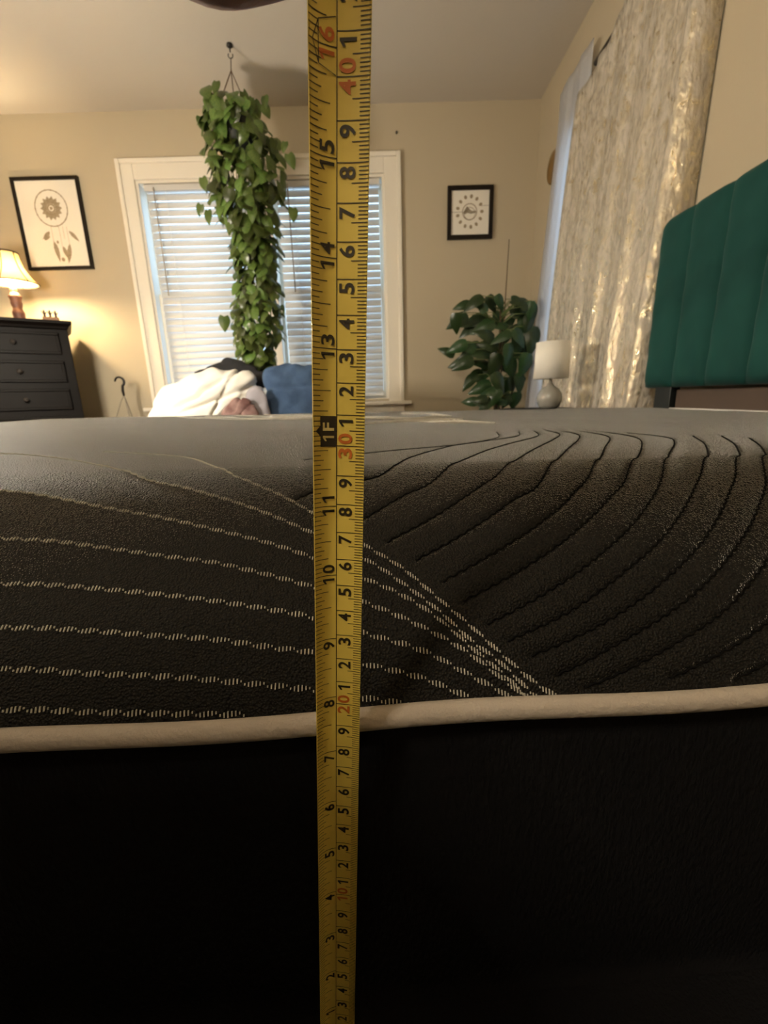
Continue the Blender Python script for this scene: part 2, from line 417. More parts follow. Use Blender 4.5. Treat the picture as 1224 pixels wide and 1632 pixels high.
# columns: fine where the camera is close, coarse elsewhere, rounded at both ends
te = np.linspace(PI / 2, 0.0, 14); RE = 0.08
xa = XFOOT + RE - RE * np.sin(te); ha = np.cos(te)
xb = XH - RE + RE * np.sin(te[::-1]); hb = np.cos(te[::-1])
xm = np.concatenate([np.linspace(XFOOT + RE + .03, -0.36, 40), np.arange(-0.355, 0.425, 0.00115), np.linspace(0.43, XH - RE - .02, 26)])
Xc = np.concatenate([xa, xm, xb]); hc = np.concatenate([ha, np.ones(len(xm)), hb])
XX, YY = np.meshgrid(Xc, Yr); HH = np.outer(hr, hc)
VX = XX; VY = YY + SK * XX; VZ = ZC + ZP + (ztop(XX) - ZP) * HH
# soft unevenness of a real cover
VZ = VZ + np.clip((YY - 0.42) / 0.25, 0, 1) * HH * (0.0016 * np.sin(XX * 21 + 0.8 * np.sin(YY * 9)) * np.sin(YY * 17 + 1.0))

GROOVES = [
 [(-0.06, 1.9), (-0.016, 2.2125), (0.0178, 2.4189), (0.0535, 2.6014), (0.0845, 2.8226), (0.13, 3.4), (0.15, 4.2)],
 [(-0.0524, 1.1031), (-0.0352, 1.2015), (-0.0126, 1.2623), (0.0042, 1.4048), (0.0241, 1.9706), (0.0684, 2.6804), (0.0967, 2.9211), (0.155, 3.5), (0.18, 4.2)],
 [(-0.0181, 0.9253), (-0.0107, 0.9661), (0.0112, 1.1066), (0.0345, 1.2675), (0.0637, 1.7836), (0.0912, 2.2652), (0.1276, 2.7846), (0.18, 3.5), (0.20, 4.2)],
 [(0.0012, 0.8324), (0.0298, 0.9703), (0.0606, 1.1711), (0.0828, 1.3944), (0.1279, 2.1884), (0.1888, 3.1921), (0.213, 3.7), (0.215, 4.2)],
 [(0.0156, 0.7406), (0.0427, 0.8594), (0.0754, 1.0443), (0.1063, 1.2763), (0.1652, 2.3043), (0.2052, 3.0005), (0.23, 3.6), (0.225, 4.2)],
 [(0.0281, 0.6420), (0.0587, 0.7689), (0.0880, 0.9085), (0.1145, 1.0803), (0.1424, 1.3538), (0.1944, 2.2407), (0.2478, 3.1968), (0.25, 3.8), (0.235, 4.2)],
 [(0.0369, 0.5570), (0.0684, 0.6788), (0.1021, 0.8382), (0.1352, 1.0441), (0.1637, 1.2945), (0.222, 2.15), (0.268, 2.9884), (0.272, 3.6), (0.25, 4.2)],
 [(0.0465, 0.4568), (0.0753, 0.5650), (0.1091, 0.7180), (0.1460, 0.9282), (0.1818, 1.2241), (0.222, 1.7791), (0.275, 2.5), (0.299, 2.9839), (0.29, 3.6)],
 [(0.0549, 0.3812), (0.0861, 0.4891), (0.1196, 0.6455), (0.1549, 0.8292), (0.1930, 1.0996), (0.2263, 1.4278), (0.29, 2.3), (0.3333, 3.0503)],
 [(0.0646, 0.3092), (0.0973, 0.4201), (0.1336, 0.5793), (0.1725, 0.7868), (0.2095, 1.0435), (0.2427, 1.3423), (0.31, 2.2), (0.3598, 2.9793)],
 [(0.0741, 0.1999), (0.1081, 0.3540), (0.1484, 0.5296), (0.1852, 0.7321), (0.2207, 0.9644), (0.2539, 1.2477), (0.32, 2.05), (0.3688, 2.7292)],
 [(0.0870, 0.1154), (0.1221, 0.2818), (0.1618, 0.4637), (0.1981, 0.6762), (0.2301, 0.8941), (0.2664, 1.1918), (0.33, 1.95), (0.3774, 2.5026)],
 [(0.1261, 0.1463), (0.1764, 0.3818), (0.2151, 0.5951), (0.2513, 0.8222), (0.2877, 1.1102), (0.345, 1.8), (0.40, 2.4)],
 [(0.1558, 0.1089), (0.1981, 0.3338), (0.2373, 0.5399), (0.2745, 0.7587), (0.3115, 1.0383), (0.36, 1.65), (0.41, 2.2)],
]
NV = np.zeros_like(VX)
# surface normals of the smooth cover (for the dents)
def fnormals():
    du = np.stack([np.gradient(A, axis=1) for A in (VX, VY, VZ)], -1); dv = np.stack([np.gradient(A, axis=0) for A in (VX, VY, VZ)], -1)
    nn = np.cross(du, dv); return nn / (np.linalg.norm(nn, axis=-1, keepdims=True) + 1e-12)
NN = fnormals()
dent = np.zeros_like(VX)
rng = np.random.default_rng(4)
def paint(curve, amp, sig, amp2, sig2):
    pts = np.array(smoothpoly(curve, 50)); P3 = surf(pts[:, 0], pts[:, 1])
    seg = np.linalg.norm(np.diff(P3, axis=0), axis=1); s = np.concatenate([[0], np.cumsum(seg)])
    ss = np.arange(0, s[-1], 0.0009)
    xs = np.interp(ss, s, pts[:, 0]); qs = np.interp(ss, s, pts[:, 1])
    # the knit makes the line step from stitch to stitch
    xs = xs + 0.0007 * np.sign(np.sin(ss * 2 * PI / 0.0052)) * 0.8
    C3 = surf(xs, qs)
    for x, q, c in zip(xs, qs, C3):
        i = np.searchsorted(Xc, x); j = np.searchsorted(qn, q)
        i0, i1, j0, j1 = max(i - 9, 0), min(i + 10, len(Xc)), max(j - 9, 0), min(j + 10, nq)
        d2 = (VX[j0:j1, i0:i1] - c[0]) ** 2 + (VY[j0:j1, i0:i1] - c[1]) ** 2 + (VZ[j0:j1, i0:i1] - c[2]) ** 2
        dd = amp * np.exp(-d2 / (2 * sig * sig)) + amp2 * np.exp(-d2 / (2 * sig2 * sig2))
        dent[j0:j1, i0:i1] = np.maximum(dent[j0:j1, i0:i1], dd)
for c in GROOVES: paint(c, 0.0011, 0.0011, 0.0003, 0.0030)
NN = np.where((NN[..., 2:3] < 0) & (HH[..., None] > 0.2), -NN, NN)
VX = VX - dent * NN[..., 0]; VY = VY - dent * NN[..., 1]; VZ = VZ - dent * NN[..., 2]
nr, nc = VX.shape
verts = np.stack([VX, VY, VZ], -1).reshape(-1, 3)
idx = np.arange(nr * nc).reshape(nr, nc)
faces = np.stack([idx[:-1, :-1], idx[:-1, 1:], idx[1:, 1:], idx[1:, :-1]], -1).reshape(-1, 4)
me = bpy.data.meshes.new('knit_cover')
me.vertices.add(len(verts)); me.vertices.foreach_set('co', verts.ravel())
me.loops.add(faces.size); me.loops.foreach_set('vertex_index', faces.ravel())
me.polygons.add(len(faces)); me.polygons.foreach_set('loop_start', np.arange(0, faces.size, 4)); me.polygons.foreach_set('loop_total', np.full(len(faces), 4))
me.update(); me.validate(); me.materials.append(M['knit'])
me.polygons.foreach_set('use_smooth', [True] * len(me.polygons))
cover = put('knit_cover', me, bed)
tag(cover, 'charcoal knit top cover with quilted curved grooves')

# outline of the mattress at the piping, then border panel and piping
def rim(z, off, n=60):
    yfar = Yr[-1]; x0, x1 = XFOOT + off, XH - off; r = 0.05; out = []
    def at(x, y): out.append((x, y + SK * x, z))
    ya, yb = Y0 + off, yfar - off
    for k in range(n + 1): at(x0 + r + (x1 - x0 - 2 * r) * k / n, ya)
    for k in range(1, 7): a = -PI / 2 + k * PI / 12; at(x1 - r + r * math.cos(a), ya + r + r * math.sin(a))
    for k in range(1, 20): at(x1, ya + r + (yb - ya - 2 * r) * k / 19)
    for k in range(1, 7): a = k * PI / 12; at(x1 - r + r * math.cos(a), yb - r + r * math.sin(a))
    for k in range(1, 20): at(x1 - r - (x1 - x0 - 2 * r) * k / 19, yb)
    for k in range(1, 7): a = PI / 2 + k * PI / 12; at(x0 + r + r * math.cos(a), yb - r + r * math.sin(a))
    for k in range(1, 20): at(x0, yb - r - (yb - ya - 2 * r) * k / 19)
    for k in range(1, 6): a = PI + k * PI / 12; at(x0 + r + r * math.cos(a), ya + r + r * math.sin(a))
    return out
rows = []
zt_, zb_ = ZC + ZP, ZC - 0.325
for k in range(9):
    u = k / 8; rr = rim(zt_ + (zb_ - zt_) * u, 0.004 - 0.006 * math.sin(PI * u)); rr.append(rr[0]); rows.append(rr)
g = MB().grid(rows, True)
g.f.append(tuple(range(8 * len(rows[0]), 9 * len(rows[0]) - 1)))
tag(g.build('side_border', M['border'], bed, smooth=True), 'black knit side border under the piping')
pp = rim(ZC + ZP - 0.002, -0.0005, 160)
PR = []
for k, p in enumerate(pp + [pp[0], pp[1]]):
    PR.append((p[0], p[1] - 0.001, p[2] + 0.0012 * math.sin(p[0] * 31 + 0.6) - 0.0035 * max(0, p[0] - 0.05) * 0))
tag(MB().tube(PR, 0.0049, 12, False).build('piping', M['piping'], bed, smooth=True), 'cream piping')

# stitched pale dashes
STITCH = [
 [(-0.62, 3.2), (-0.45, 3.0), (-0.3608, 2.8494), (-0.2831, 2.4354), (-0.1989, 1.7654), (-0.1562, 1.3670), (-0.1210, 1.2225), (-0.0837, 1.0787), (-0.0581, 0.9722), (-0.0406, 0.8924), (-0.0112, 0.7532), (0.0047, 0.6590), (0.0235, 0.5237), (0.0376, 0.3899), (0.0516, 0.2636), (0.0650, 0.0661)],
 [(-0.2625, 2.7989), (-0.1935, 2.4317), (-0.1532, 2.1151), (-0.1044, 1.4413), (-0.0855, 1.2778), (-0.0621, 1.1363), (-0.0417, 1.0084), (-0.0113, 0.8183), (0.0083, 0.7012), (0.0240, 0.5725), (0.0384, 0.4474), (0.0521, 0.3077), (0.0733, 0.0661)],
 [(-0.5, 1.6), (-0.3462, 1.4136), (-0.2332, 1.2507), (-0.2053, 1.1970), (-0.1624, 1.0873), (-0.1249, 1.0041), (-0.0925, 0.9244), (-0.0621, 0.8457), (-0.0381, 0.7687), (-0.0111, 0.6649), (0.0076, 0.5868), (0.0231, 0.4904), (0.0373, 0.3604), (0.0511, 0.2195), (0.0611, 0.0661)],
 [(-0.5306, 1.0960), (-0.3203, 0.9874), (-0.2021, 0.9143), (-0.1734, 0.8915), (-0.1436, 0.8473), (-0.1146, 0.8019), (-0.0865, 0.7608), (-0.0587, 0.6988), (-0.0366, 0.6403), (-0.0110, 0.5661), (0.0147, 0.4607), (0.0369, 0.3274), (0.0537, 0.1576), (0.0600, 0.0661)],
 [(-0.5358, 0.8260), (-0.3209, 0.7616), (-0.1852, 0.7065), (-0.1597, 0.6919), (-0.1334, 0.6643), (-0.1074, 0.6344), (-0.0815, 0.5992), (-0.0560, 0.5567), (-0.0353, 0.5156), (-0.0110, 0.4417), (0.0140, 0.3617), (0.0289, 0.2775), (0.0461, 0.1523), (0.0537, 0.0661)],
 [(-0.5324, 0.6443), (-0.3180, 0.5884), (-0.1740, 0.5328), (-0.1383, 0.5083), (-0.1019, 0.4706), (-0.0780, 0.4475), (-0.0539, 0.4061), (-0.0343, 0.3732), (-0.0110, 0.3123), (0.0134, 0.2355), (0.0282, 0.1482), (0.0391, 0.0661)],
 [(-0.5265, 0.5064), (-0.3136, 0.4403), (-0.1666, 0.3725), (-0.1326, 0.3395), (-0.0984, 0.3073), (-0.0755, 0.2772), (-0.0526, 0.2392), (-0.0338, 0.2040), (-0.0112, 0.1395), (0.0092, 0.0739)],
 [(-0.5183, 0.3653), (-0.3075, 0.2764), (-0.1622, 0.1957), (-0.1298, 0.1585), (-0.0970, 0.1196), (-0.0605, 0.0739)],
]
g = MB(); rnd = random.Random(3)
def bar(c, up, side, nrm, L, W, T=0.0006):
    a = up * (L / 2); b = side * (W / 2); t = nrm * T
    vs_ = [c - a - b, c - a + b, c + a + b, c + a - b]
    g.add([v - t * .5 for v in vs_] + [v + t for v in vs_], [(4, 5, 6, 7), (0, 1, 5, 4), (1, 2, 6, 5), (2, 3, 7, 6), (3, 0, 4, 7)])
def stitch_line(curve, pitch=0.00165):
    pts = np.array(smoothpoly(curve, 140)); P3 = surf(pts[:, 0], pts[:, 1])
    seg = np.linalg.norm(np.diff(P3, axis=0), axis=1); s = np.concatenate([[0], np.cumsum(seg)])
    ss = np.arange(0, s[-1], pitch); k = rnd.randint(0, 5)
    per = 6
    for a in ss:
        x = float(np.interp(a, s, pts[:, 0])); q = float(np.interp(a, s, pts[:, 1]))
        c = Vector(surf(x, q)); u = Vector(surf(x, q + 0.01)) - Vector(surf(x, q - 0.01)); u.normalize()
        sd = Vector((1, SK, 0)).normalized(); nm = sd.cross(u).normalized()
        ph = k % per
        L = (0.0008, 0.0017, 0.0021, 0.0021, 0.0017, 0.0008)[ph] * rnd.uniform(0.85, 1.15)
        off = (-0.0005, -0.0004, -0.0001, 0.0002, 0.0004, 0.0006)[ph]
        bar(c + u * off, u, sd, nm, L * 1.12, 0.00048)
        k += 1
for c in STITCH: stitch_line(c)
# pale arcs on the middle of the top
def top_line(pts, pitch=0.004, L=0.006, W=0.0022):
    P = smoothpoly(pts, 60); P = [Vector((p[0], p[1], ZC + float(ztop(p[0])) + 0.0008 + 0.0016 * math.sin(p[0] * 21 + 0.8 * math.sin((p[1] - SK * p[0]) * 9)) * math.sin((p[1] - SK * p[0]) * 17 + 1.0))) for p in P]
    d = 0
    for a, b in zip(P[:-1], P[1:]):
        n_ = max(1, int((b - a).length / pitch))
        for i in range(n_):
            c = a.lerp(b, i / n_); t = (b - a).normalized(); sdv = t.cross(Vector((0, 0, 1)))
            bar(c, t, sdv, Vector((0, 0, 1)), L, W, 0.0012)
for k in range(5):
    top_line([(-0.62 + 0.09 * k, 1.34), (-0.45 + 0.09 * k, 1.16), (-0.2 + 0.06 * k, 1.02), (0.02 + 0.03 * k, 0.98), (0.12 + 0.01 * k, 1.06), (0.12, 1.2), (0.06, 1.32)])
for k in range(6):
    top_line([(-0.05 + 0.02 * k, 0.78 + 0.03 * k), (0.06 + 0.02 * k, 0.80 + 0.02 * k), (0.10 + 0.01 * k, 0.76 + 0.02 * k), (0.15 + 0.01 * k, 0.77)], W=0.0014)
sg = MB()  # dark tubes added along the grooves so their lines read darker
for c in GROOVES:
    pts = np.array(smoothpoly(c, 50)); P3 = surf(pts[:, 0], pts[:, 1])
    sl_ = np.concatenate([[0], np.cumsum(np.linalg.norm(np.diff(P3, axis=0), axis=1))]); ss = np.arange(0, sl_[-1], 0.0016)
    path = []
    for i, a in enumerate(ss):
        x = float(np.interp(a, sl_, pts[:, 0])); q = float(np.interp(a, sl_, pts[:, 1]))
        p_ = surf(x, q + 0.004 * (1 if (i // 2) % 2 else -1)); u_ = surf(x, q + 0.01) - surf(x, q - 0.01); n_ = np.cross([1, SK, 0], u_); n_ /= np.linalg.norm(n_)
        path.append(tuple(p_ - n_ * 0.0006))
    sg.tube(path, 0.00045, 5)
tag(sg.build('groove_dark_tubes', M['groove_dark'], bed, smooth=True), 'dark tubes added to darken the quilted grooves', kind='stuff')
st = g.build('stitching', M['thread'], bed)
tag(st, 'pale dashed stitching in fanning lines', kind='stuff')

# bed frame under it and the headboard
fr = thing('bed_frame', (-0.09, 0.9, 0.0), 'low dark metal bed frame under the mattress', 'bed frame')
zr = zb_ - 0.001
MB().box(XFOOT, XH, 0.135, 0.185, zr - 0.05, zr).build('side_rail', M['border'], fr, bevel=0.003)
MB().box(XFOOT, XH, YF - 0.02, YF + 0.03, zr - 0.05, zr).build('side_rail', M['border'], fr, bevel=0.003)
for k in range(11):
    x = XFOOT + 0.06 + k * 0.185
    MB().box(x, x + 0.07, 0.185, YF - 0.02, zr - 0.02, zr).build('slat', M['bench'], fr)
for x in (XFOOT + 0.02, -0.1, XH - 0.06):
    for y in (0.14, YF - 0.015): MB().box(x, x + 0.04, y, y + 0.04, 0, zr - 0.05).build('leg', M['legmetal'], fr)

hb_ = thing('headboard', (0.985, 0.87, 0.0), 'dark green velvet headboard with vertical channel tufting', 'headboard')
HY0, HCW, NCH = 0.14, 0.1475, 10
HZ0, HZ1 = ZC + 0.008, ZC + 0.537
def channel(cut):
    g = MB(); na, nb = 21, 26; P = []
    for i in range(na):
        a = i / (na - 1); bul = 0.019 * (1 - abs(2 * a - 1) ** 5)
        zt = HZ1 - HZ0
        if cut:
            e = max(0.0, (a - 0.62) / 0.38); zt -= 0.034 * e ** 2.2
        row = []
        y = 0.0008 + a * (HCW - 0.0016)
        row.append((0.012, y, 0.0))
        for k in range(nb):
            u = k / (nb - 1); z = 0.004 + (zt - 0.028) * u
            edge = min(1, (u * zt) / 0.02)
            row.append((-bul * (0.35 + 0.65 * edge) - 0.001 * math.sin(u * 31 + a * 5), y, z))
        for k in range(1, 7):
            th = k * PI / 12
            row.append((0.026 - (0.026 + bul) * math.cos(th), y, zt - 0.024 + 0.024 * math.sin(th)))
        row.append((0.03, y, zt - 0.002))
        P.append(row)
    g.grid(P, True)
    return g.mesh('channel', M['velvet'], True)
ch = channel(False); che = channel(True)
for k in range(NCH):
    o = put('channel', che if k == NCH - 1 else ch, hb_); o.matrix_basis = Matrix.Translation((0.952, HY0 + k * HCW, HZ0))
MB().box(0.964, 0.992, HY0 + 0.003, HY0 + NCH * HCW - 0.003, HZ0 + 0.001, HZ1 - 0.045).build('back_board', M['velvet'], hb_, bevel=0.008)
MB().box(0.972, 0.988, 0.31, 1.47, ZC - 0.25, ZC + 0.0).build('lower_rail', M['brownrail'], hb_, bevel=0.003)
for y in (0.22, 1.475):
    MB().box(0.956, 0.988, y, y + 0.085, 0, HZ0 + 0.003).build('leg', M['legmetal'], hb_, bevel=0.003)
cb = MB().tube([(p[0], p[1], p[2]) for p in smoothpoly([(XH - 0.035, 0.62, ZC - 0.061), (XH - 0.03, 0.8, ZC - 0.0555), (XH - 0.032, 1.0, ZC - 0.055), (XH - 0.028, 1.2, ZC - 0.055), (XH - 0.03, 1.36, ZC - 0.055)], 30)], 0.0025, 8)
tag(cb.build('white_cable', M['cable'], smooth=True), 'thin white cable lying along head end of mattress', 'cable')

# ------------------------------------------------------------------ tape measure blade
tp = thing('tape_measure_blade', (-0.032, 0.1447, ZC - 0.3149), 'yellow tape measure blade standing upright against the mattress', 'tape measure')
UL, UR = -8.3e-3, 9.3e-3
NU = 15
us = np.linspace(UL, UR, 57)
def th_(u): return R(6 + 46 * (-u / 8.3e-3)) if u < 0 else R(2 + 12 * (u / 9.3e-3))
cs = {}
def cross(u):
    n = 24; x = y = 0.0; du = u / n
    for k in range(n):
        t = th_(du * (k + 0.5)); x += du * math.cos(t); y -= abs(du) * math.sin(t)
    return x, y
def blade(u, t, lift=0.0):
    """u metres across, t centimetres along; lift towards the camera"""
    x, y = cross(u); th = th_(u)
    cx = -0.0320 + 0.000563 * t
    nx = math.sin(th) * (1 if u < 0 else -1); ny = -math.cos(th)
    return Vector((cx + x + nx * lift, 0.1447 + y + ny * lift, ZC - 0.3149 + 0.01 * t - 0.0563 * x))
TMAX = 46.0
g = MB(); P = []; Q = []
uu = [UL + (UR - UL) * k / 20 for k in range(21)]
tt = [0.02 + (TMAX - 0.02) * k / 40 for k in range(41)]
for t in tt:
    P.append([blade(u, t) for u in uu]); Q.append([blade(u, t, -0.0003) for u in uu])
g.grid(P); g.grid(Q, True)
n0 = 21 * 41
for i in range(40):
    g.f.append((i * 21, n0 + i * 21, n0 + (i + 1) * 21, (i + 1) * 21)); g.f.append((i * 21 + 20, (i + 1) * 21 + 20, n0 + (i + 1) * 21 + 20, n0 + i * 21 + 20))
bl = g.build('blade', M['tape'], tp, smooth=True)
LIFT = 0.00012
def strip(g, u0, u1, t, wcm, t1=None):
    n = 4; a = []; b = []
    for k in range(n + 1):
        u = u0 + (u1 - u0) * k / n
        a.append(blade(u, t - wcm / 2, LIFT)); b.append(blade(u, (t if t1 is None else t1) + wcm / 2, LIFT))
    g.grid([a, b])
g = MB()
for k in range(1, 459):
    t = k / 10
    if k % 10 == 0: strip(g, 0.0, UR, t, 0.028)
    elif k % 5 == 0: strip(g, UR - 5.0e-3, UR, t, 0.026)
    else: strip(g, UR - 2.9e-3, UR, t, 0.026)
for k in range(1, 289):
    t = k * 2.54 / 16
    if k % 16 == 0: strip(g, UL, 0.0, t, 0.028)
    elif k % 8 == 0: strip(g, UL, UL + 6.4e-3, t, 0.026)
    elif k % 4 == 0: strip(g, UL, UL + 5.4e-3, t, 0.026)
    elif k % 2 == 0: strip(g, UL, UL + 3.9e-3, t, 0.026)
    else: strip(g, UL, UL + 2.8e-3, t, 0.026)
for k in range(46): 
    a, b = 0.02 + k * 0.9995, 0.02 + (k + 1) * 0.9995
    g.grid([[blade(-0.00014, a, LIFT), blade(0.00014, a, LIFT)], [blade(-0.00014, b, LIFT), blade(0.00014, b, LIFT)]])
tag(g.build('graduation_marks', M['print'], tp), 'black millimetre and sixteenth-inch marks', kind='stuff')

txt_cache = {}
def glyph(ch):
    if ch == '1':       # drawn by hand: slanted flag and a stroke
        v = [(0.36, 0), (0.56, 0), (0.56, 1), (0.40, 1), (0.10, 0.80), (0.10, 0.64), (0.36, 0.77)]
        return ([(a, b, 0) for a, b in v], [(0, 1, 2, 3, 6), (3, 4, 5, 6)], 0.10, 0.56, 0, 1)
    if ch not in txt_cache:
        cu = bpy.data.curves.new('glyph', 'FONT'); cu.body = ch; cu.size = 1.0; cu.resolution_u = 4; cu.offset = 0.022
        ob = bpy.data.objects.new('glyph', cu); COL.objects.link(ob)
        dg = bpy.context.evaluated_depsgraph_get()
        me = bpy.data.meshes.new_from_object(ob.evaluated_get(dg))
        v = [tuple(p.co) for p in me.vertices]; f = [tuple(q.vertices) for q in me.polygons]
        bpy.data.objects.remove(ob, do_unlink=True); bpy.data.meshes.remove(me)
        x0 = min(p[0] for p in v); x1 = max(p[0] for p in v); y0 = min(p[1] for p in v); y1 = max(p[1] for p in v)
        txt_cache[ch] = (v, f, x0, x1, y0, y1)
    return txt_cache[ch]
def numeral(ch, tmid, umid, hgt, wid, material, lift=0.00022, narrow=True):
    v, f, x0, x1, y0, y1 = glyph(ch)
    wd_ = wid * (0.66 if ch == '1' and narrow else 1.0)
    g = MB()
    g.add([blade(umid - ((p[1] - y0) / (y1 - y0) - 0.5) * hgt, tmid + ((p[0] - x0) / (x1 - x0) - 0.5) * wd_ * 100, lift) for p in v], f)
    return g.build('numeral', material, tp)
CH, CW = 4.7e-3, 3.1e-3
for cm in range(1, 46):
    s = str(cm)
    if cm % 10 == 0:
        numeral(s[0], cm - 0.24, 2.9e-3, CH, CW * 1.1, M['redprint']); numeral(s[1], cm + 0.24, 2.9e-3, CH, CW * 1.1, M['redprint'])
    else:
        numeral(s[-1], cm - 0.25, 3.1e-3, CH, CW, M['print'])
for inch in range(1, 18):
    t = inch * 2.54; s = str(inch)
    if inch == 12: continue
    m_ = M['redprint'] if inch == 16 else M['print']
    if len(s) == 1: numeral(s, t - 0.27, -2.9e-3, 4.4e-3, 3.2e-3, m_)
    else:
        numeral(s[0], t - 0.22, -2.9e-3, 4.4e-3, 3.2e-3, m_); numeral(s[1], t + 0.25, -2.9e-3, 4.4e-3, 3.2e-3, m_)
# black foot flag with pale 1F and its pointer
g = MB(); n = 8
a = []; b = []
for k in range(n + 1):
    u = -5.6e-3 + 5.4e-3 * k / n; a.append(blade(u, 29.97, 0.0002)); b.append(blade(u, 30.96, 0.0002))
g.grid([a, b])
g.add([blade(-5.5e-3, 30.30, 0.0002), blade(-5.5e-3, 30.66, 0.0002), blade(-7.4e-3, 30.48, 0.0002)], [(0, 2, 1)])
tag(g.build('foot_flag', M['print'], tp), 'black foot marker')
numeral('1', 30.24, -2.8e-3, 3.9e-3, 2.6e-3, M['yprint'], 0.0003); numeral('F', 30.62, -2.8e-3, 3.9e-3, 2.6e-3, M['yprint'], 0.0003)
# stud mark outline round the sixteen
g = MB()
def line2(u0, t0, u1, t1):
    w_ = 0.00012; d = Vector((u1 - u0, (t1 - t0) * 0.01)).normalized(); nx, nt = -d.y * w_, d.x * w_ * 100
    g.grid([[blade(u0 - nx, t0 - nt, LIFT), blade(u1 - nx, t1 - nt, LIFT)], [blade(u0 + nx, t0 + nt, LIFT), blade(u1 + nx, t1 + nt, LIFT)]])
tc_ = 16 * 2.54
line2(-0.3e-3, tc_ - 0.62, -5.2e-3, tc_ - 0.45); line2(-5.2e-3, tc_ - 0.45, -5.2e-3, tc_ + 0.5); line2(-5.2e-3, tc_ + 0.5, -0.3e-3, tc_ + 0.66)
line2(-5.2e-3, tc_ - 0.45, -7.0e-3, tc_ + 0.02); line2(-7.0e-3, tc_ + 0.02, -5.2e-3, tc_ + 0.5)
g.build('stud_mark', M['print'], tp)

# ------------------------------------------------------------------ hand holding the tape, mostly above the frame
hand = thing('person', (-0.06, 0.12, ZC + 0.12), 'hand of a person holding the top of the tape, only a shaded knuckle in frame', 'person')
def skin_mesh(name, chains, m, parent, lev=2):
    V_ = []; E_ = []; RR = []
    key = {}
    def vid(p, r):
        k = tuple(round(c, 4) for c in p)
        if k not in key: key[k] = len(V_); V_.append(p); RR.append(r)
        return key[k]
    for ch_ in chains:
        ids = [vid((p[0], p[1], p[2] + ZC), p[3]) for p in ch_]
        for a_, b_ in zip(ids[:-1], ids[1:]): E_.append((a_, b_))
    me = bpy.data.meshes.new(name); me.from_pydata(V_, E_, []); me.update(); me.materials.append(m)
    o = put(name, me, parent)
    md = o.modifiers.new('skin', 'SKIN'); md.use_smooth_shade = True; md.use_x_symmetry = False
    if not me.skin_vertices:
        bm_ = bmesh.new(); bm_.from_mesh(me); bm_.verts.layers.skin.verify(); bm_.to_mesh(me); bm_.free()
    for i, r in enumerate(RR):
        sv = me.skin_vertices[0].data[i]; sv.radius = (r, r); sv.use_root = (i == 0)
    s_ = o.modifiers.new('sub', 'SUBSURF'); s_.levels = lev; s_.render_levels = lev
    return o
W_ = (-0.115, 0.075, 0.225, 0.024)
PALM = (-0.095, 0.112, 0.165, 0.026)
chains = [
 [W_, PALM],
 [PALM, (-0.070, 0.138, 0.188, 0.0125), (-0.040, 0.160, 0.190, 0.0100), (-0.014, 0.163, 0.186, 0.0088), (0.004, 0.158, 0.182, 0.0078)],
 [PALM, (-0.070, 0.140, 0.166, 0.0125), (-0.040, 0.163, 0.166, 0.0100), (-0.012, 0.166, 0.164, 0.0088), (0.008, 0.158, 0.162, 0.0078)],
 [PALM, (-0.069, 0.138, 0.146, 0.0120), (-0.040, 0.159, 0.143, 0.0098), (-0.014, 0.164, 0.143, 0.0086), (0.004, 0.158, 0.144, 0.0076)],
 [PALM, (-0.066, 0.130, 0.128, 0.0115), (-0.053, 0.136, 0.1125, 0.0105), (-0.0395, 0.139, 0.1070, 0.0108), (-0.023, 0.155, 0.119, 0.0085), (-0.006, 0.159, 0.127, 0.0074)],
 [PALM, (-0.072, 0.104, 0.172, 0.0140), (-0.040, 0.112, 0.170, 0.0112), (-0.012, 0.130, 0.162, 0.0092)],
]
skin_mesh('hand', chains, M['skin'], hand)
skin_mesh('forearm_sleeve', [[(-0.117, 0.072, 0.235, 0.033), (-0.09, 0.02, 0.31, 0.040), (-0.03, -0.08, 0.42, 0.050), (0.06, -0.24, 0.50, 0.058)]], M['sleeve'], hand)

# ------------------------------------------------------------------ curtain group on the right wall
rodz = ZC + 1.388
rd = thing('curtain_rod', (1.018, 1.9, rodz), 'dark curtain rod on right wall, bare at its far end', 'curtain rod')
MB().tube([(1.018, 1.68, rodz + 0.058), (1.018, 2.41, rodz + 0.054)], 0.0115, 12).build('pole', M['rod'], rd, smooth=True)
for y in (1.72, 2.34):
    MB().box(1.012, XR, y - 0.006, y + 0.006, rodz + 0.034, rodz + 0.047).build('bracket', M['rod'], rd)
def lerp(a, b, t): return a + (b - a) * t
def curtain(name, m, y_near, y_far, ztop_f, x_f, folds, label, nseg=90, nz=60, thick=0.0016, seed=1, zb=-0.63, amp=0.018, returns=False):
    g = MB(); P = []; rn = random.Random(seed); ph = [rn.uniform(0, 6) for _ in range(4)]
    for i in range(nseg + 1):
        u = i / nseg; row = []
        for k in range(nz + 1):
            zt = ztop_f(u); v = k / nz; z = lerp(zt, zb, v)
            y = lerp(y_near(z), y_far(z), u)
            fold = amp * (math.sin(2 * PI * folds * u + ph[0] + 0.5 * math.sin(z * 1.3)) + 0.45 * math.sin(2 * PI * folds * 2.3 * u + ph[1] + z * 0.8)) * (0.55 + 0.45 * v)
            ret = max(0.0, 1 - u / 0.035) ** 2 if returns else 0.0
            row.append((lerp(x_f(z) - fold, XR - 0.006, ret), y, ZC + z))
        P.append(row)
    g.grid(P)
    o = g.build(name, m, smooth=True)
    s_ = o.modifiers.new('solid', 'SOLIDIFY'); s_.thickness = thick
    return tag(o, label, 'curtain')
def xs(z): return lerp(0.935, 0.983, max(0, min(1, (z + 0.1) / 1.45)))
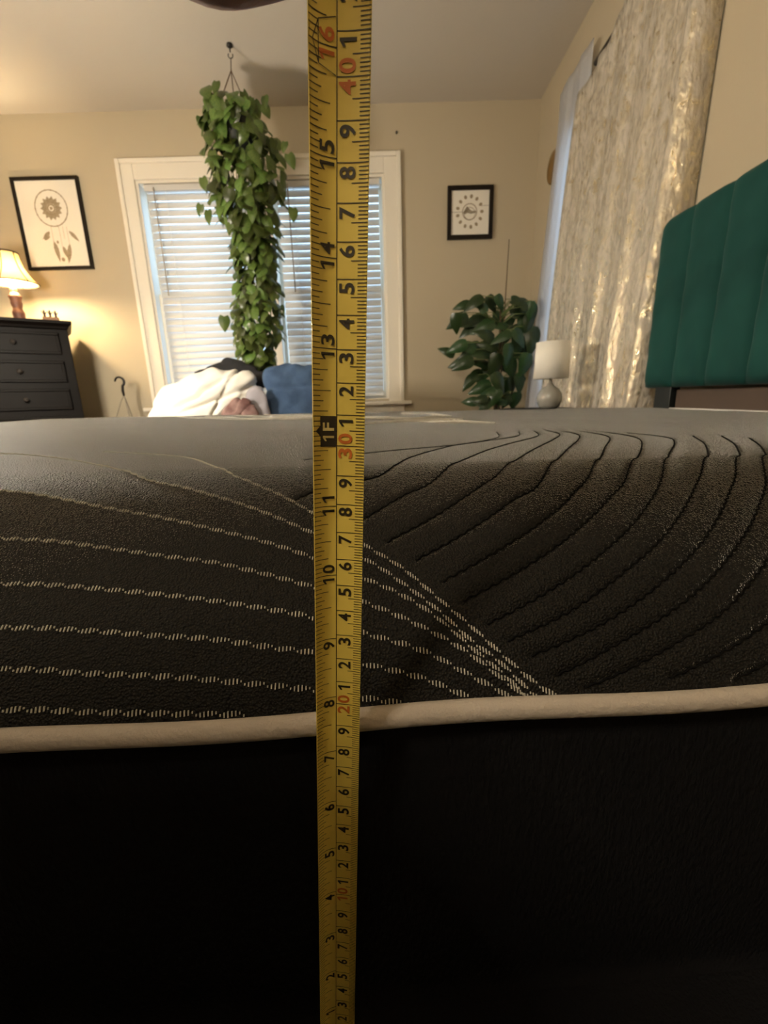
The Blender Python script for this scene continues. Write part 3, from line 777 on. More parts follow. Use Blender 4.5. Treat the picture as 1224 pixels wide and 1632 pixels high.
curtain('foil_curtain', M['foil'], lambda z: 1.605 + 0.03 * (1 - max(0, min(1, z / 1.3))), lambda z: lerp(2.610, 2.525, max(0, min(1, (z + 0.05) / 1.4)) ** 2.6),
        lambda u: 1.455 - 0.066 * max(0, min(1, (u - 0.60) / 0.05)) - 0.03 * max(0, (u - 0.75) / 0.25), xs, 4.3,
        'beige curtain with shiny gold foil print beside green headboard', amp=0.013, returns=True)
curtain('liner_curtain', M['liner'], lambda z: lerp(2.50, 2.44, max(0, min(1, z / 1.4))), lambda z: lerp(2.995, 2.815, max(0, min(1, (z + 0.05) / 1.5))),
        lambda u: 1.555 - 0.004 * u, lambda z: xs(z) + 0.026, 2.2,
        'white liner curtain hanging at far edge of the gold curtain', nseg=40, seed=5, amp=0.007)
ov = MB()
ov.lathe([(0.0, 0.0), (0.05, 0.0), (0.075, 0.008), (0.082, 0.016), (0.075, 0.022), (0.06, 0.016), (0.0, 0.014)], n=32)
o = ov.build('wall_ornament', M['oval'], smooth=True)
o.matrix_basis = Matrix.Translation((XR - 0.001, 2.925, ZC + 1.265)) @ Matrix.Rotation(-PI / 2, 4, 'Y')
tag(o, 'dark gilt round ornament on right wall, peeking out behind white liner', 'ornament')

# ------------------------------------------------------------------ pictures
def frame_pic(name, x0, x1, z0, z1, label, fw_, lean=0.0, depth=0.024, dz=0.0):
    root = thing(name, ((x0 + x1) / 2, YB, z0), label, 'picture')
    y0, y1 = YB - depth, YB - 0.002
    for nm, b in (('rail', (x0, x1, z1 - fw_, z1)), ('rail', (x0, x1, z0, z0 + fw_)), ('stile', (x0, x0 + fw_, z0 + fw_, z1 - fw_)), ('stile', (x1 - fw_, x1, z0 + fw_, z1 - fw_))):
        MB().box(b[0], b[1], y0, y1, b[2], b[3]).build('frame_' + nm, M['black'], root, bevel=0.002)
    pr = MB().box(x0 + fw_, x1 - fw_, YB - 0.012, YB - 0.003, z0 + fw_, z1 - fw_).build('print', M['paper'], root)
    return root, pr
def flat(shapes, y, m, parent, name):
    g = MB()
    for poly in shapes:
        k = len(poly); g.add([(p[0], y, p[1]) for p in poly] + [(p[0], y + 0.0008, p[1]) for p in poly],
                              [tuple(range(k))[::-1], tuple(range(k, 2 * k))] + [(i, (i + 1) % k, k + (i + 1) % k, k + i) for i in range(k)])
    return g.build(name, m, parent)
def ringq(cx, cz, r0, r1, n=48, sz=1.0):
    out = []
    for k in range(n):
        a, b = 2 * PI * k / n, 2 * PI * (k + 1) / n
        out.append([(cx + r0 * math.cos(a), cz + sz * r0 * math.sin(a)), (cx + r1 * math.cos(a), cz + sz * r1 * math.sin(a)), (cx + r1 * math.cos(b), cz + sz * r1 * math.sin(b)), (cx + r0 * math.cos(b), cz + sz * r0 * math.sin(b))])
    return out
def disc(cx, cz, rx, rz, n=16, rot=0.0):
    out = []
    for k in range(n):
        a = 2 * PI * k / n; x, z = rx * math.cos(a), rz * math.sin(a)
        out.append((cx + x * math.cos(rot) - z * math.sin(rot), cz + x * math.sin(rot) + z * math.cos(rot)))
    return out
def feather(cx, cz, L, W, rot):
    out = []
    for k in range(14):
        t = k / 13; w_ = W * math.sin(PI * min(1, t ** 0.8)) * (1 if k % 2 else 0.82); out.append((w_, -t * L))
    for k in range(12, 0, -1):
        t = k / 13; w_ = W * math.sin(PI * min(1, t ** 0.8)) * (0.85 if k % 2 else 1); out.append((-w_ * 0.8, -t * L))
    c, s = math.cos(rot), math.sin(rot)
    return [(cx + x * c - z * s, cz + x * s + z * c) for x, z in out]
root, pr = frame_pic('framed_picture', -2.330, -1.897, ZC + 0.890, ZC + 1.426, 'black framed dreamcatcher print on wall above the dresser lamp', 0.019)
PX, PZ = -2.105, ZC + 1.250; ys = YB - 0.0135; _n0 = flat
def flat(shapes, y, m, parent, name): return _n0([[(PX + (p[0] - PX) * 1.26, PZ + (p[1] - PZ) * 1.26) for p in q] for q in shapes], y, m, parent, name)
flat(ringq(PX, PZ, 0.080, 0.0845), ys, M['ink'], pr, 'hoop')
stars = []
for r0, r1, n in ((0.0, 0.017, 12),):
    stars.append(disc(PX, PZ, 0.011, 0.011))
star = []
for k in range(28):
    a = 2 * PI * k / 28; r = 0.056 if k % 2 == 0 else 0.043; star.append((r * math.cos(a), r * math.sin(a)))
st2 = []
for k in range(28):
    a = star[k]; b = star[(k + 1) % 28]; st2.append([(PX + a[0] * .42, PZ + a[1] * .42), (PX + a[0], PZ + a[1]), (PX + b[0], PZ + b[1]), (PX + b[0] * .42, PZ + b[1] * .42)])
flat(st2 + ringq(PX, PZ, 0.013, 0.0205) + [disc(PX, PZ, 0.008, 0.008)], ys, M['ink'], pr, 'web')
flat([disc(PX + 0.082 * math.cos(k * PI / 9), PZ + 0.082 * math.sin(k * PI / 9), 0.004, 0.004, 8) for k in range(18)], ys - 0.0003, M['ink'], pr, 'bead')
flat([feather(PX - 0.020, PZ - 0.150, 0.10, 0.014, R(8)), feather(PX + 0.060, PZ - 0.165, 0.095, 0.014, R(-14)), feather(PX + 0.022, PZ - 0.175, 0.06, 0.012, R(16)),
      feather(PX + 0.068, PZ - 0.105, 0.068, 0.011, R(42)), feather(PX - 0.032, PZ - 0.105, 0.055, 0.012, R(-50)), disc(PX + 0.012, PZ - 0.237, 0.009, 0.010, 12, 0.4),
      disc(PX + 0.0, PZ - 0.155, 0.006, 0.008, 10), disc(PX - 0.05, PZ - 0.135, 0.018, 0.006, 12, 0.5)], ys, M['ink'], pr, 'feathers')
flat([[(PX + dx - 0.0006, PZ - 0.083), (PX + dx + 0.0006, PZ - 0.083), (PX + dx + 0.0006, PZ - l_), (PX + dx - 0.0006, PZ - l_)] for dx, l_ in ((-0.02, 0.15), (0.06, 0.165), (0.02, 0.175), (0.04, 0.14))], ys, M['ink'], pr, 'cords')

flat = _n0
root, pr = frame_pic('framed_picture', 0.470, 0.768, ZC + 1.003, ZC + 1.311, 'small black framed print of a ring of dots, right of the window', 0.0255)
PX, PZ = 0.616, ZC + 1.163
sh = []
for k in range(13):
    a = 2 * PI * k / 13 + 1.45
    sh.append(disc(PX + 0.080 * math.cos(a), PZ + 0.088 * math.sin(a), 0.012, 0.0095, 10, a))
for q in sh: flat([q], ys, M['ink'], pr, 'dot')
flat(ringq(PX, PZ, 0.044, 0.049, 36) + ringq(PX, PZ - 0.01, 0.034, 0.037, 30), ys, M['ink'], pr, 'rings')
flat([[(PX - 0.046, PZ - 0.008), (PX - 0.032, PZ - 0.014), (PX - 0.012, PZ - 0.006), (PX + 0.006, PZ - 0.012), (PX + 0.03, PZ - 0.008), (PX + 0.045, PZ - 0.006), (PX + 0.040, PZ + 0.006), (PX + 0.018, PZ + 0.004), (PX + 0.005, PZ + 0.010), (PX - 0.018, PZ + 0.032), (PX - 0.030, PZ + 0.014)]], ys, M['ink2'], pr, 'peaks')
flat([[(PX - 0.124, PZ - 0.002), (PX - 0.045, PZ - 0.001), (PX - 0.045, PZ + 0.001), (PX - 0.124, PZ + 0.0005)], [(PX + 0.075, PZ + 0.031), (PX + 0.127, PZ + 0.034), (PX + 0.127, PZ + 0.036), (PX + 0.075, PZ + 0.033)]], ys, M['ink2'], pr, 'lines')

# ------------------------------------------------------------------ dresser in the corner
DRZ = R(35)
dr = thing('dresser', (-1.890, 2.835, 0), 'dark wooden chest of drawers with round knobs, in far left corner', 'dresser', rz=DRZ)
DW, DD, DH = 0.98, 0.43, 1.169          # local: x from -DW to 0, y 0..DD
def loc(mb, name, m, par, **k): return mb.build(name, m, par, local=True, **k)
loc(MB().box(-DW, 0, 0.012, DD, 0.06, DH - 0.045), 'body', M['dresser'], dr, bevel=0.003)
g = MB(); prof = [(0.0, -0.046), (0.005, -0.042), (0.009, -0.032), (0.022, -0.020), (0.028, -0.016), (0.028, -0.0)]
rings = []
for o_, dz_ in prof:
    rings.append([(-DW - o_, -o_, DH + dz_), (o_, -o_, DH + dz_), (o_, DD, DH + dz_), (-DW - o_, DD, DH + dz_)])
for a, b in zip(rings[:-1], rings[1:]):
    g.add(a + b, [(i, (i + 1) % 4, 4 + (i + 1) % 4, 4 + i) for i in range(4)])
g.add(rings[-1], [(0, 1, 2, 3)]); g.add(rings[0], [(3, 2, 1, 0)])
loc(g, 'top', M['dresser'], dr)
dz0 = DH - 0.066
for r in range(6):
    zt = dz0 - r * 0.162; zb = zt - 0.124
    g = MB().box(-DW + 0.05, -0.05, 0.002, 0.020, zb, zt)
    dwr = loc(g, 'drawer', M['dresser'], dr, bevel=0.004)
    x0, x1 = -DW + 0.05, -0.05
    for b in ((x0, x1, zt - 0.016, zt), (x0, x1, zb, zb + 0.016), (x0, x0 + 0.016, zb + 0.016, zt - 0.016), (x1 - 0.016, x1, zb + 0.016, zt - 0.016)):
        loc(MB().box(b[0], b[1], -0.006, 0.004, b[2], b[3]), 'drawer_moulding', M['dresser'], dwr, bevel=0.003)
    for kx in (-0.27, -DW + 0.27):
        g = MB(); pr_ = [(0.0, 0.028), (0.010, 0.027), (0.015, 0.021), (0.014, 0.014), (0.007, 0.009), (0.006, 0.0)]
        g.lathe(pr_, n=16)
        k_ = loc(g, 'knob', M['knob'], dwr, smooth=True)
        k_.matrix_basis = Matrix.Translation((kx, 0.003, (zt + zb) / 2)) @ Matrix.Rotation(PI / 2, 4, 'X')
for x in (-DW + 0.03, -0.03):
    for y in (0.04, DD - 0.03):
        loc(MB().box(x - 0.028, x + 0.028, y - 0.025, y + 0.025, 0, 0.061), 'foot', M['dresser'], dr, bevel=0.004)

# lit lamp on the dresser
LX, LY, LZ = -2.232, 2.93, DH
lp = thing('table_lamp', (LX, LY, LZ), 'lit table lamp with bell shade and carved brown base on the dresser', 'lamp')
g = MB(); prof = []
for k in range(15):
    u = k / 14; r = 0.030 + 0.004 * math.sin(u * 9) + 0.003 * math.sin(u * 23); prof.append((r if k < 13 else 0.024 - 0.006 * (k - 13), 0.012 + 0.178 * u))
prof = [(0.0, 0.0), (0.044, 0.0), (0.046, 0.008), (0.036, 0.014)] + prof + [(0.0, 0.193)]
g.lathe(prof, (LX, LY, LZ), 24); g.build('base', M['bark'], lp, smooth=True)
MB().lathe([(0.0, 0.192), (0.016, 0.192), (0.018, 0.196), (0.018, 0.222), (0.012, 0.228), (0.0, 0.228)], (LX, LY, LZ), 20).build('socket', M['socket'], lp, smooth=True)
MB().lathe([(0.0, 0.226), (0.012, 0.230), (0.022, 0.245), (0.028, 0.265), (0.022, 0.287), (0.0, 0.296)], (LX, LY, LZ), 20).build('bulb', M['bulb'], lp, smooth=True)
sh0, sh1 = 0.238, 0.408
sp_ = []
for k in range(13):
    u = k / 12; sp_.append((0.134 - 0.073 * (1 - (1 - u) ** 2.1), lerp(sh0, sh1, u)))
g = MB().lathe(sp_, (LX, LY, LZ), 48)
shd = g.build('shade', M['shade'], lp, smooth=True)
s_ = shd.modifiers.new('solid', 'SOLIDIFY'); s_.thickness = 0.0015
g = MB()
def hoop(r, z): return [(LX + r * math.cos(2 * PI * k / 48), LY + r * math.sin(2 * PI * k / 48), LZ + z) for k in range(49)]
g = MB().tube(hoop(0.135, sh0), 0.0038, 6, False); g.build('lower_trim', M['braid'], shd, smooth=True)
MB().tube(hoop(0.062, sh1), 0.0038, 6, False).build('upper_trim', M['braid'], shd, smooth=True)
for k in range(6):
    a = 2 * PI * k / 6 - 1.32
    MB().tube([(LX + (r + 0.0012) * math.cos(a), LY + (r + 0.0012) * math.sin(a), LZ + z) for r, z in sp_], 0.0034, 6).build('rib', M['braid'], shd, smooth=True)
g = MB()
for k in range(3):
    a = 2 * PI * k / 3; g.tube([(LX, LY, LZ + 0.36), (LX + 0.061 * math.cos(a), LY + 0.061 * math.sin(a), LZ + sh1 - 0.004)], 0.0016, 6)
g.tube([(LX, LY, LZ + 0.295), (LX, LY, LZ + 0.42)], 0.003, 6)
g.build('shade_spider', M['socket'], lp)
def lamp_light(name, p, power, rad, col, parent):
    ld = bpy.data.lights.new(name, 'POINT'); ld.energy = power; ld.shadow_soft_size = rad; ld.color = col
    o = bpy.data.objects.new(name, ld); COL.objects.link(o); o.location = p
    if parent: o.parent = parent; o.matrix_parent_inverse = parent.matrix_basis.inverted()
    return o
lamp_light('bulb_light', (LX, LY, LZ + 0.265), LAMP_W, 0.036, WARM, lp)

# figurine beside the lamp
fx, fy = -2.02, 2.90
fg = thing('figurine', (fx, fy, DH), 'tiny dark figurine group on a copper base beside the lamp', 'figurine', rz=DRZ)
loc(MB().box(-0.042, 0.042, -0.012, 0.012, 0, 0.038), 'base', M['figbase'], fg, bevel=0.003)
for dx in (-0.028, 0.0, 0.028):
    g = MB().lathe([(0.0, 0.037), (0.008, 0.038), (0.005, 0.048), (0.009, 0.058), (0.004, 0.066), (0.0065, 0.072), (0.0, 0.080)], (dx, 0, 0), 10)
    g.tube([(dx - 0.013, 0, 0.070), (dx, 0, 0.056), (dx + 0.013, 0, 0.066)], 0.003, 6)
    loc(g, 'figure', M['figure'], fg, smooth=True)

# ------------------------------------------------------------------ floor lamp standing left of the bed foot (outside the frame)
FX, FY, GZ = -1.52, 1.45, 0.37
fl = thing('floor_lamp', (FX, FY, 0), 'slim dark floor lamp with white shade beyond the foot of the bed', 'floor lamp')
MB().lathe([(0.0, 0.0), (0.14, 0.0), (0.14, 0.015), (0.03, 0.03), (0.0, 0.03)], (FX, FY, 0), 32).build('base', M['rod'], fl, smooth=True)
MB().tube([(FX, FY, 0.02), (FX, FY, ZC + GZ - 0.07)], 0.011, 12).build('pole', M['rod'], fl, smooth=True)
globe = [(0.0, 0.855)] + [(0.075 * math.sin(PI * k / 12), 0.93 - 0.075 * math.cos(PI * k / 12)) for k in range(1, 12)] + [(0.0, 1.005)]
MB().lathe([(r, ZC + z - 0.93 + GZ) for r, z in globe], (FX, FY, 0), 28).build('globe', M['bulb'], fl, smooth=True)
lamp_light('bulb_light', (FX, FY, ZC + GZ), FLOOR_LAMP_W, 0.077, WARM2, fl)
# ceiling globe added outside the frame as fill for tape and mattress side
CX, CY = -1.2, -0.9
cl = thing('ceiling_fill_lamp', (CX, CY, ZT), 'added unseen fill globe on the ceiling in the rear of the room', 'added fill lamp')
MB().lathe([(0.0, 0.0), (0.07, 0.0), (0.07, -0.03), (0.02, -0.05), (0.0, -0.05)], (CX, CY, ZT), 28).build('canopy', M['socket'], cl, smooth=True)
MB().lathe([(r * 1.6, (z - 0.93) * 1.6 - 0.165) for r, z in globe], (CX, CY, ZT), 28).build('globe', M['bulb'], cl, smooth=True)
lamp_light('bulb_light', (CX, CY, ZT - 0.165), CEIL_FILL_W, 0.123, WARM2, cl)
# dark chest added outside the frame to shade the tape's lower end
c2 = thing('shade_chest', (-0.52, -0.35, 0), 'added unseen dark chest shading the tape from the near side of the bed', 'chest')
QX0, QX1, QY0, QY1, QZ = -0.80, -0.26, -0.66, -0.06, ZC + 0.22
MB().box(QX0, QX1, QY0, QY1, 0.05, QZ - 0.025).build('body', M['dresser'], c2, bevel=0.003)
MB().box(QX0 - 0.015, QX1 + 0.015, QY0 - 0.015, QY1 + 0.015, QZ - 0.025, QZ).build('top', M['dresser'], c2, bevel=0.004)
for k in range(3):
    d_ = MB().box(QX0 + 0.03, QX1 - 0.03, QY1, QY1 + 0.012, 0.08 + k * 0.23, 0.29 + k * 0.23).build('drawer', M['dresser'], c2, bevel=0.003)
    k_ = MB().lathe([(0.0, 0.022), (0.01, 0.018), (0.006, 0.006), (0.005, 0.0)], n=12).build('knob', M['knob'], d_, smooth=True)
    k_.matrix_basis = Matrix.Translation(((QX0 + QX1) / 2, QY1 + 0.012, 0.185 + k * 0.23)) @ Matrix.Rotation(-PI / 2, 4, 'X')
for x in (QX0 + 0.01, QX1 - 0.05):
    for y in (QY0 + 0.01, QY1 - 0.05): MB().box(x, x + 0.04, y, y + 0.04, 0, 0.05).build('foot', M['dresser'], c2)

ot = thing('shade_ottoman', (0.28, -0.46, 0), 'added unseen dark ottoman on the near side of the bed', 'shade_ottoman')  # unseen block added to keep light off the lower tape and mattress side
MB().box(-0.20, 0.78, -0.76, -0.15, 0.06, ZC - 0.12).build('body', M['sleeve'], ot, bevel=0.02)
MB().box(-0.21, 0.79, -0.77, -0.14, ZC - 0.115, ZC - 0.03).build('cushion', M['sleeve'], ot, bevel=0.03)
for x in (-0.17, 0.70):
    for y in (-0.73, -0.21): MB().box(x, x + 0.04, y, y + 0.04, 0, 0.06).build('foot', M['dresser'], ot)

# ------------------------------------------------------------------ bedside lamp and nightstand
NX, NY = 0.755, 2.0
ns = thing('nightstand', (NX, NY, 0), 'dark wooden nightstand beside the head of the bed', 'nightstand')
NT = ZC - 0.066
MB().box(NX - 0.17, NX + 0.115, NY - 0.2, NY + 0.2, NT - 0.025, NT).build('top', M['dresser'], ns, bevel=0.003)
MB().box(NX - 0.15, NX + 0.10, NY - 0.18, NY + 0.18, 0.2, NT - 0.025).build('body', M['dresser'], ns)
for z in (0.22, 0.40):
    d_ = MB().box(NX - 0.162, NX - 0.15, NY - 0.165, NY + 0.165, z, z + 0.16).build('drawer', M['dresser'], ns, bevel=0.003)
    k_ = MB().lathe([(0.0, 0.022), (0.01, 0.018), (0.006, 0.006), (0.005, 0.0)], n=12).build('knob', M['knob'], d_, smooth=True)
    k_.matrix_basis = Matrix.Translation((NX - 0.162, NY, z + 0.08)) @ Matrix.Rotation(-PI / 2, 4, 'Y')
for x in (NX - 0.14, NX + 0.07):
    for y in (NY - 0.17, NY + 0.14): MB().box(x, x + 0.03, y, y + 0.03, 0, 0.2).build('leg', M['dresser'], ns)
bl_ = thing('bedside_lamp', (NX, NY, NT), 'unlit bedside lamp with white drum shade and round grey ceramic base', 'lamp')
prof = [(0.0, 0.0), (0.034, 0.0), (0.045, 0.010), (0.053, 0.030), (0.055, 0.046), (0.050, 0.066), (0.037, 0.086), (0.018, 0.098), (0.009, 0.108), (0.007, 0.122), (0.0, 0.123)]
MB().lathe(prof, (NX, NY, NT), 32).build('base', M['ceramic'], bl_, smooth=True)
MB().tube([(NX, NY, NT + 0.118), (NX, NY, NT + 0.19)], 0.006, 10).build('stem', M['steel'], bl_, smooth=True)
zs0, zs1 = NT + 0.128, NT + 0.280
sd_ = MB().lathe([(0.0745, 0), (0.070, zs1 - zs0)], (NX, NY, zs0), 48).build('shade', M['white_shade'], bl_, smooth=True)
sd_.modifiers.new('solid', 'SOLIDIFY').thickness = 0.0018
g = MB()
for k in range(3):
    a = 2 * PI * k / 3; g.tube([(NX, NY, zs0 + 0.05), (NX + 0.071 * math.cos(a), NY + 0.071 * math.sin(a), zs0 + 0.10)], 0.0013, 6)
g.build('shade_spider', M['steel'], bl_)

# ------------------------------------------------------------------ leaves
def heart_leaf(name, m, wid=0.78, notch=0.12, curl=0.16, n=9, fold=0.18):
    """unit leaf, stalk at the origin, tip at -Z, face towards -Y"""
    g = MB(); P = []
    for i in range(n):
        t = i / (n - 1)
        w_ = wid * 0.5 * (math.sin(PI * min(1, (t * 0.93 + 0.07) ** 0.62)) ** 0.85 if t < 0.999 else 0.0)
        row = []
        for s in (-1, -0.55, 0, 0.55, 1):
            z = -t + (notch * abs(s) * (1 - t) ** 3)
            row.append((s * w_, curl * t * t - fold * w_ * (1 - abs(s)) * 0.0 + fold * abs(s) * w_ - 0.05 * math.sin(t * PI), z))
        P.append(row)
    g.grid(P)
    return g.mesh(name, m, True)
pl_ = heart_leaf('leaf', M['leaf'])
pl2 = heart_leaf('leaf', M['leaf'], wid=0.62, curl=0.3, notch=0.08)

def leaf_matrix(p, yaw, pitch, roll, size):
    return Matrix.Translation(p) @ Matrix.Rotation(yaw, 4, 'Z') @ Matrix.Rotation(pitch, 4, 'X') @ Matrix.Rotation(roll, 4, 'Y') @ Matrix.Diagonal((size, size, size, 1))

HXc, HYc = -0.722, 2.753
hp = thing('hanging_pothos', (HXc, HYc, ZC + 1.30), 'trailing green pothos plant hanging from ceiling in front of the window', 'hanging plant')
g = MB().lathe([(0.0, 1.77), (0.014, 1.77), (0.016, 1.76), (0.006, 1.752), (0.0, 1.752)], (HXc, HYc, ZC), 14)
hk = []
for k in range(13):
    a = R(-30 + 250 * k / 12); hk.append((HXc + 0.012 * math.cos(a), HYc, ZC + 1.722 + 0.012 * math.sin(a) * -1))
g.tube([(HXc, HYc, ZC + 1.755), (HXc, HYc, ZC + 1.735)], 0.003, 6).tube(hk, 0.0026, 6)
tag(g.build('ceiling_hook', M['hookblack'], None, smooth=True), 'small dark hook in the ceiling above the hanging plant', 'hook')
for k in range(3):
    a = R(100 + 120 * k); MB().tube([(HXc, HYc, ZC + 1.708), (HXc - 0.004, HYc, ZC + 1.66), (HXc - 0.01 + 0.10 * math.cos(a), HYc + 0.10 * math.sin(a), ZC + 1.44)], 0.0025, 6).build('hanger_wire', M['wire'], hp)
PXc = HXc - 0.012
MB().lathe([(0.0, 1.30), (0.075, 1.30), (0.09, 1.33), (0.106, 1.43), (0.109, 1.445), (0.100, 1.445), (0.096, 1.425), (0.0, 1.42)], (PXc, HYc, ZC), 28).build('pot', M['darkpot'], hp, smooth=True)
ENV = [(1.60, -0.745, 0.05), (1.52, -0.745, 0.13), (1.45, -0.735, 0.175), (1.36, -0.725, 0.20), (1.25, -0.700, 0.215), (1.14, -0.695, 0.215), (1.02, -0.705, 0.205), (0.92, -0.695, 0.165),
       (0.82, -0.690, 0.145), (0.70, -0.688, 0.135), (0.60, -0.695, 0.135), (0.50, -0.705, 0.145), (0.40, -0.715, 0.148), (0.30, -0.722, 0.135), (0.22, -0.728, 0.105), (0.14, -0.720, 0.05)]
def env(z):
    for a, b in zip(ENV[:-1], ENV[1:]):
        if a[0] >= z >= b[0]:
            t = (a[0] - z) / (a[0] - b[0]); return a[1] + (b[1] - a[1]) * t, a[2] + (b[2] - a[2]) * t
    return ENV[-1][1], ENV[-1][2]
rnd = random.Random(11)
# vines
for k in range(16):
    a = 2 * PI * k / 16; zend = rnd.uniform(0.2, 0.95) if k % 2 else rnd.uniform(0.18, 0.5); path = []
    for i in range(16):
        t = i / 15; z = 1.44 + (zend - 1.44) * t; cx, hw = env(z); r = hw * (0.55 if t > .1 else 0.4)
        path.append((cx + r * math.cos(a + t * 1.2) * 0.95, HYc + min(r, 0.13) * math.sin(a + t * 1.2) * 0.9, ZC + z + (0.035 * math.sin(PI * min(1, t * 8)) if t < .15 else 0)))
    MB().tube(path, 0.0022, 5).build('vine', M['stem'], hp, smooth=True)
# leaves facing the room first: single parts; the rest as one mesh
specs = []
N = 900
for i in range(N):
    u = (i + rnd.random()) / N
    z = 1.485 - (1.485 - 0.150) * u ** 0.94
    cx, hw = env(z)
    a = rnd.uniform(PI, 2 * PI) if i % 4 else rnd.uniform(0, PI)
    rr = rnd.uniform(0.70, 1.12) if i % 5 else rnd.uniform(0.25, 0.7)
    sz = rnd.uniform(0.056, 0.092) * (1.0 if z > 0.75 else 0.88)
    x = cx + (hw - 0.025) * rr * math.cos(a); y = HYc + (min(hw, 0.17) - 0.02) * rr * math.sin(a)
    yaw = (a + PI / 2) * 0.6 + (2 * PI * 0.4 * 0.75 if False else 0) + rnd.uniform(-0.6, 0.6)
    yaw = math.atan2(math.sin(a + PI / 2), math.cos(a + PI / 2)) * 0.65 + rnd.uniform(-0.55, 0.55)
    specs.append((i % 4 != 0, Vector((x, y, ZC + z + sz * 0.5)), yaw, rnd.uniform(-1.0, 0.25), rnd.uniform(-0.7, 0.7), sz, rnd.random()))
# stray leaves seen against window and wall
for x, z, s in ((-0.905, 1.425, .05), (-0.93, 1.14, .07), (-0.955, 1.02, .06), (-0.92, 0.985, .07), (-0.452, 0.985, .07), (-0.455, 1.235, .075), (-0.47, 1.30, .055), (-0.895, 0.44, .085), (-0.59, 0.73, .05), (-0.565, 0.5, .06), (-0.56, 1.50, .06), (-0.80, 1.565, .065), (-0.90, 1.40, .075), (-0.57, 1.46, .07)):
    specs.insert(0, (True, Vector((x, HYc - 0.03, ZC + z + s / 2)), rnd.uniform(-0.4, 0.4), rnd.uniform(-0.3, 0.1), rnd.uniform(-0.5, 0.5), s, rnd.random()))
specs.sort(key=lambda s: s[1].y - 0.6 * s[5]); front = specs[:300]; rest = specs[300:]
for s in front:
    o = put('leaf', pl_ if s[6] < .7 else pl2, hp); o.matrix_basis = leaf_matrix(*s[1:6])
g = MB()
for s in rest:
    mtx = leaf_matrix(*s[1:6]); g.add([mtx @ v.co for v in pl_.vertices], [tuple(p.vertices) for p in pl_.polygons])
tag(g.build('inner_leaves', M['leaf'], hp, smooth=True), kind='stuff')

# big-leafed floor plant in the corner
BX, BY = 0.745, 2.86
bp_ = thing('potted_floor_plant', (BX, BY, 0), 'dark green broad-leaved potted plant in corner right of the window', 'potted plant')
PS = ZC - 0.42
MB().lathe([(0.0, 0.0), (0.10, 0.0), (0.115, 0.02), (0.15, PS - 0.02), (0.155, PS), (0.143, PS), (0.138, PS - 0.03), (0.0, PS - 0.03)], (BX, BY, 0), 32).build('pot', M['pot'], bp_, smooth=True)
MB().lathe([(0.139, PS - 0.028), (0.07, PS - 0.02), (0.0, PS - 0.022)], (BX, BY, 0), 28).build('soil', M['soil'], bp_, smooth=True)
MB().tube([(BX + 0.01, BY, PS - 0.03), (BX + 0.025, BY, ZC + 0.5), (BX + 0.035, BY, ZC + 0.88)], [0.004, 0.0035, 0.0022], 6).build('stake', M['brownstem'], bp_, smooth=True)
MB().tube([(BX, BY, PS - 0.03), (BX - 0.01, BY, ZC - 0.1), (BX + 0.005, BY, ZC + 0.3), (BX, BY, ZC + 0.5)], [0.014, 0.012, 0.010, 0.005], 8).build('trunk', M['brownstem'], bp_, smooth=True)
big = heart_leaf('leaf', M['bigleaf'], wid=0.56, curl=0.30, notch=0.0, n=10, fold=0.30)
BL = [(0.552, 0.527, 150, 0.17), (0.616, 0.55, 200, 0.153), (0.692, 0.53, 60, 0.145), (0.599, 0.462, 170, 0.221), (0.632, 0.401, 160, 0.196), (0.485, 0.441, 150, 0.187), (0.733, 0.476, 250, 0.145), (0.87, 0.55, 10, 0.153), (0.885, 0.507, 30, 0.16), (0.833, 0.526, 190, 0.145), (0.915, 0.453, 80, 0.153), (0.889, 0.419, 100, 0.187), (0.92, 0.31, 95, 0.213), (0.868, 0.301, 90, 0.196), (0.788, 0.35, 120, 0.187), (0.719, 0.334, 160, 0.162), (0.468, 0.286, 160, 0.17), (0.558, 0.265, 150, 0.196), (0.508, 0.2, 165, 0.204), (0.626, 0.208, 200, 0.187), (0.706, 0.169, 100, 0.196), (0.782, 0.222, 80, 0.187), (0.813, 0.147, 70, 0.187), (0.875, 0.164, 100, 0.187), (0.597, 0.115, 150, 0.179), (0.631, 0.046, 160, 0.196), (0.729, 0.066, 60, 0.187), (0.818, 0.033, 90, 0.187), (0.88, 0.062, 80, 0.17), (0.693, -0.021, 120, 0.17), (0.774, -0.043, 70, 0.162), (0.874, -0.046, 100, 0.153), (0.633, -0.047, 200, 0.145), (0.581, -0.038, 180, 0.145), (0.662, 0.299, 190, 0.17), (0.754, 0.423, 230, 0.153), (0.821, 0.457, 300, 0.153), (0.915, 0.219, 85, 0.179)]
rnd = random.Random(21)
BL = [(x, z, a, L * 0.80) for x, z, a, L in BL] + [(min(0.93, x + rnd.uniform(-0.05, 0.05)), z + rnd.uniform(-0.05, 0.04), a + rnd.uniform(-70, 70), L * 0.68) for x, z, a, L in BL[:36]]
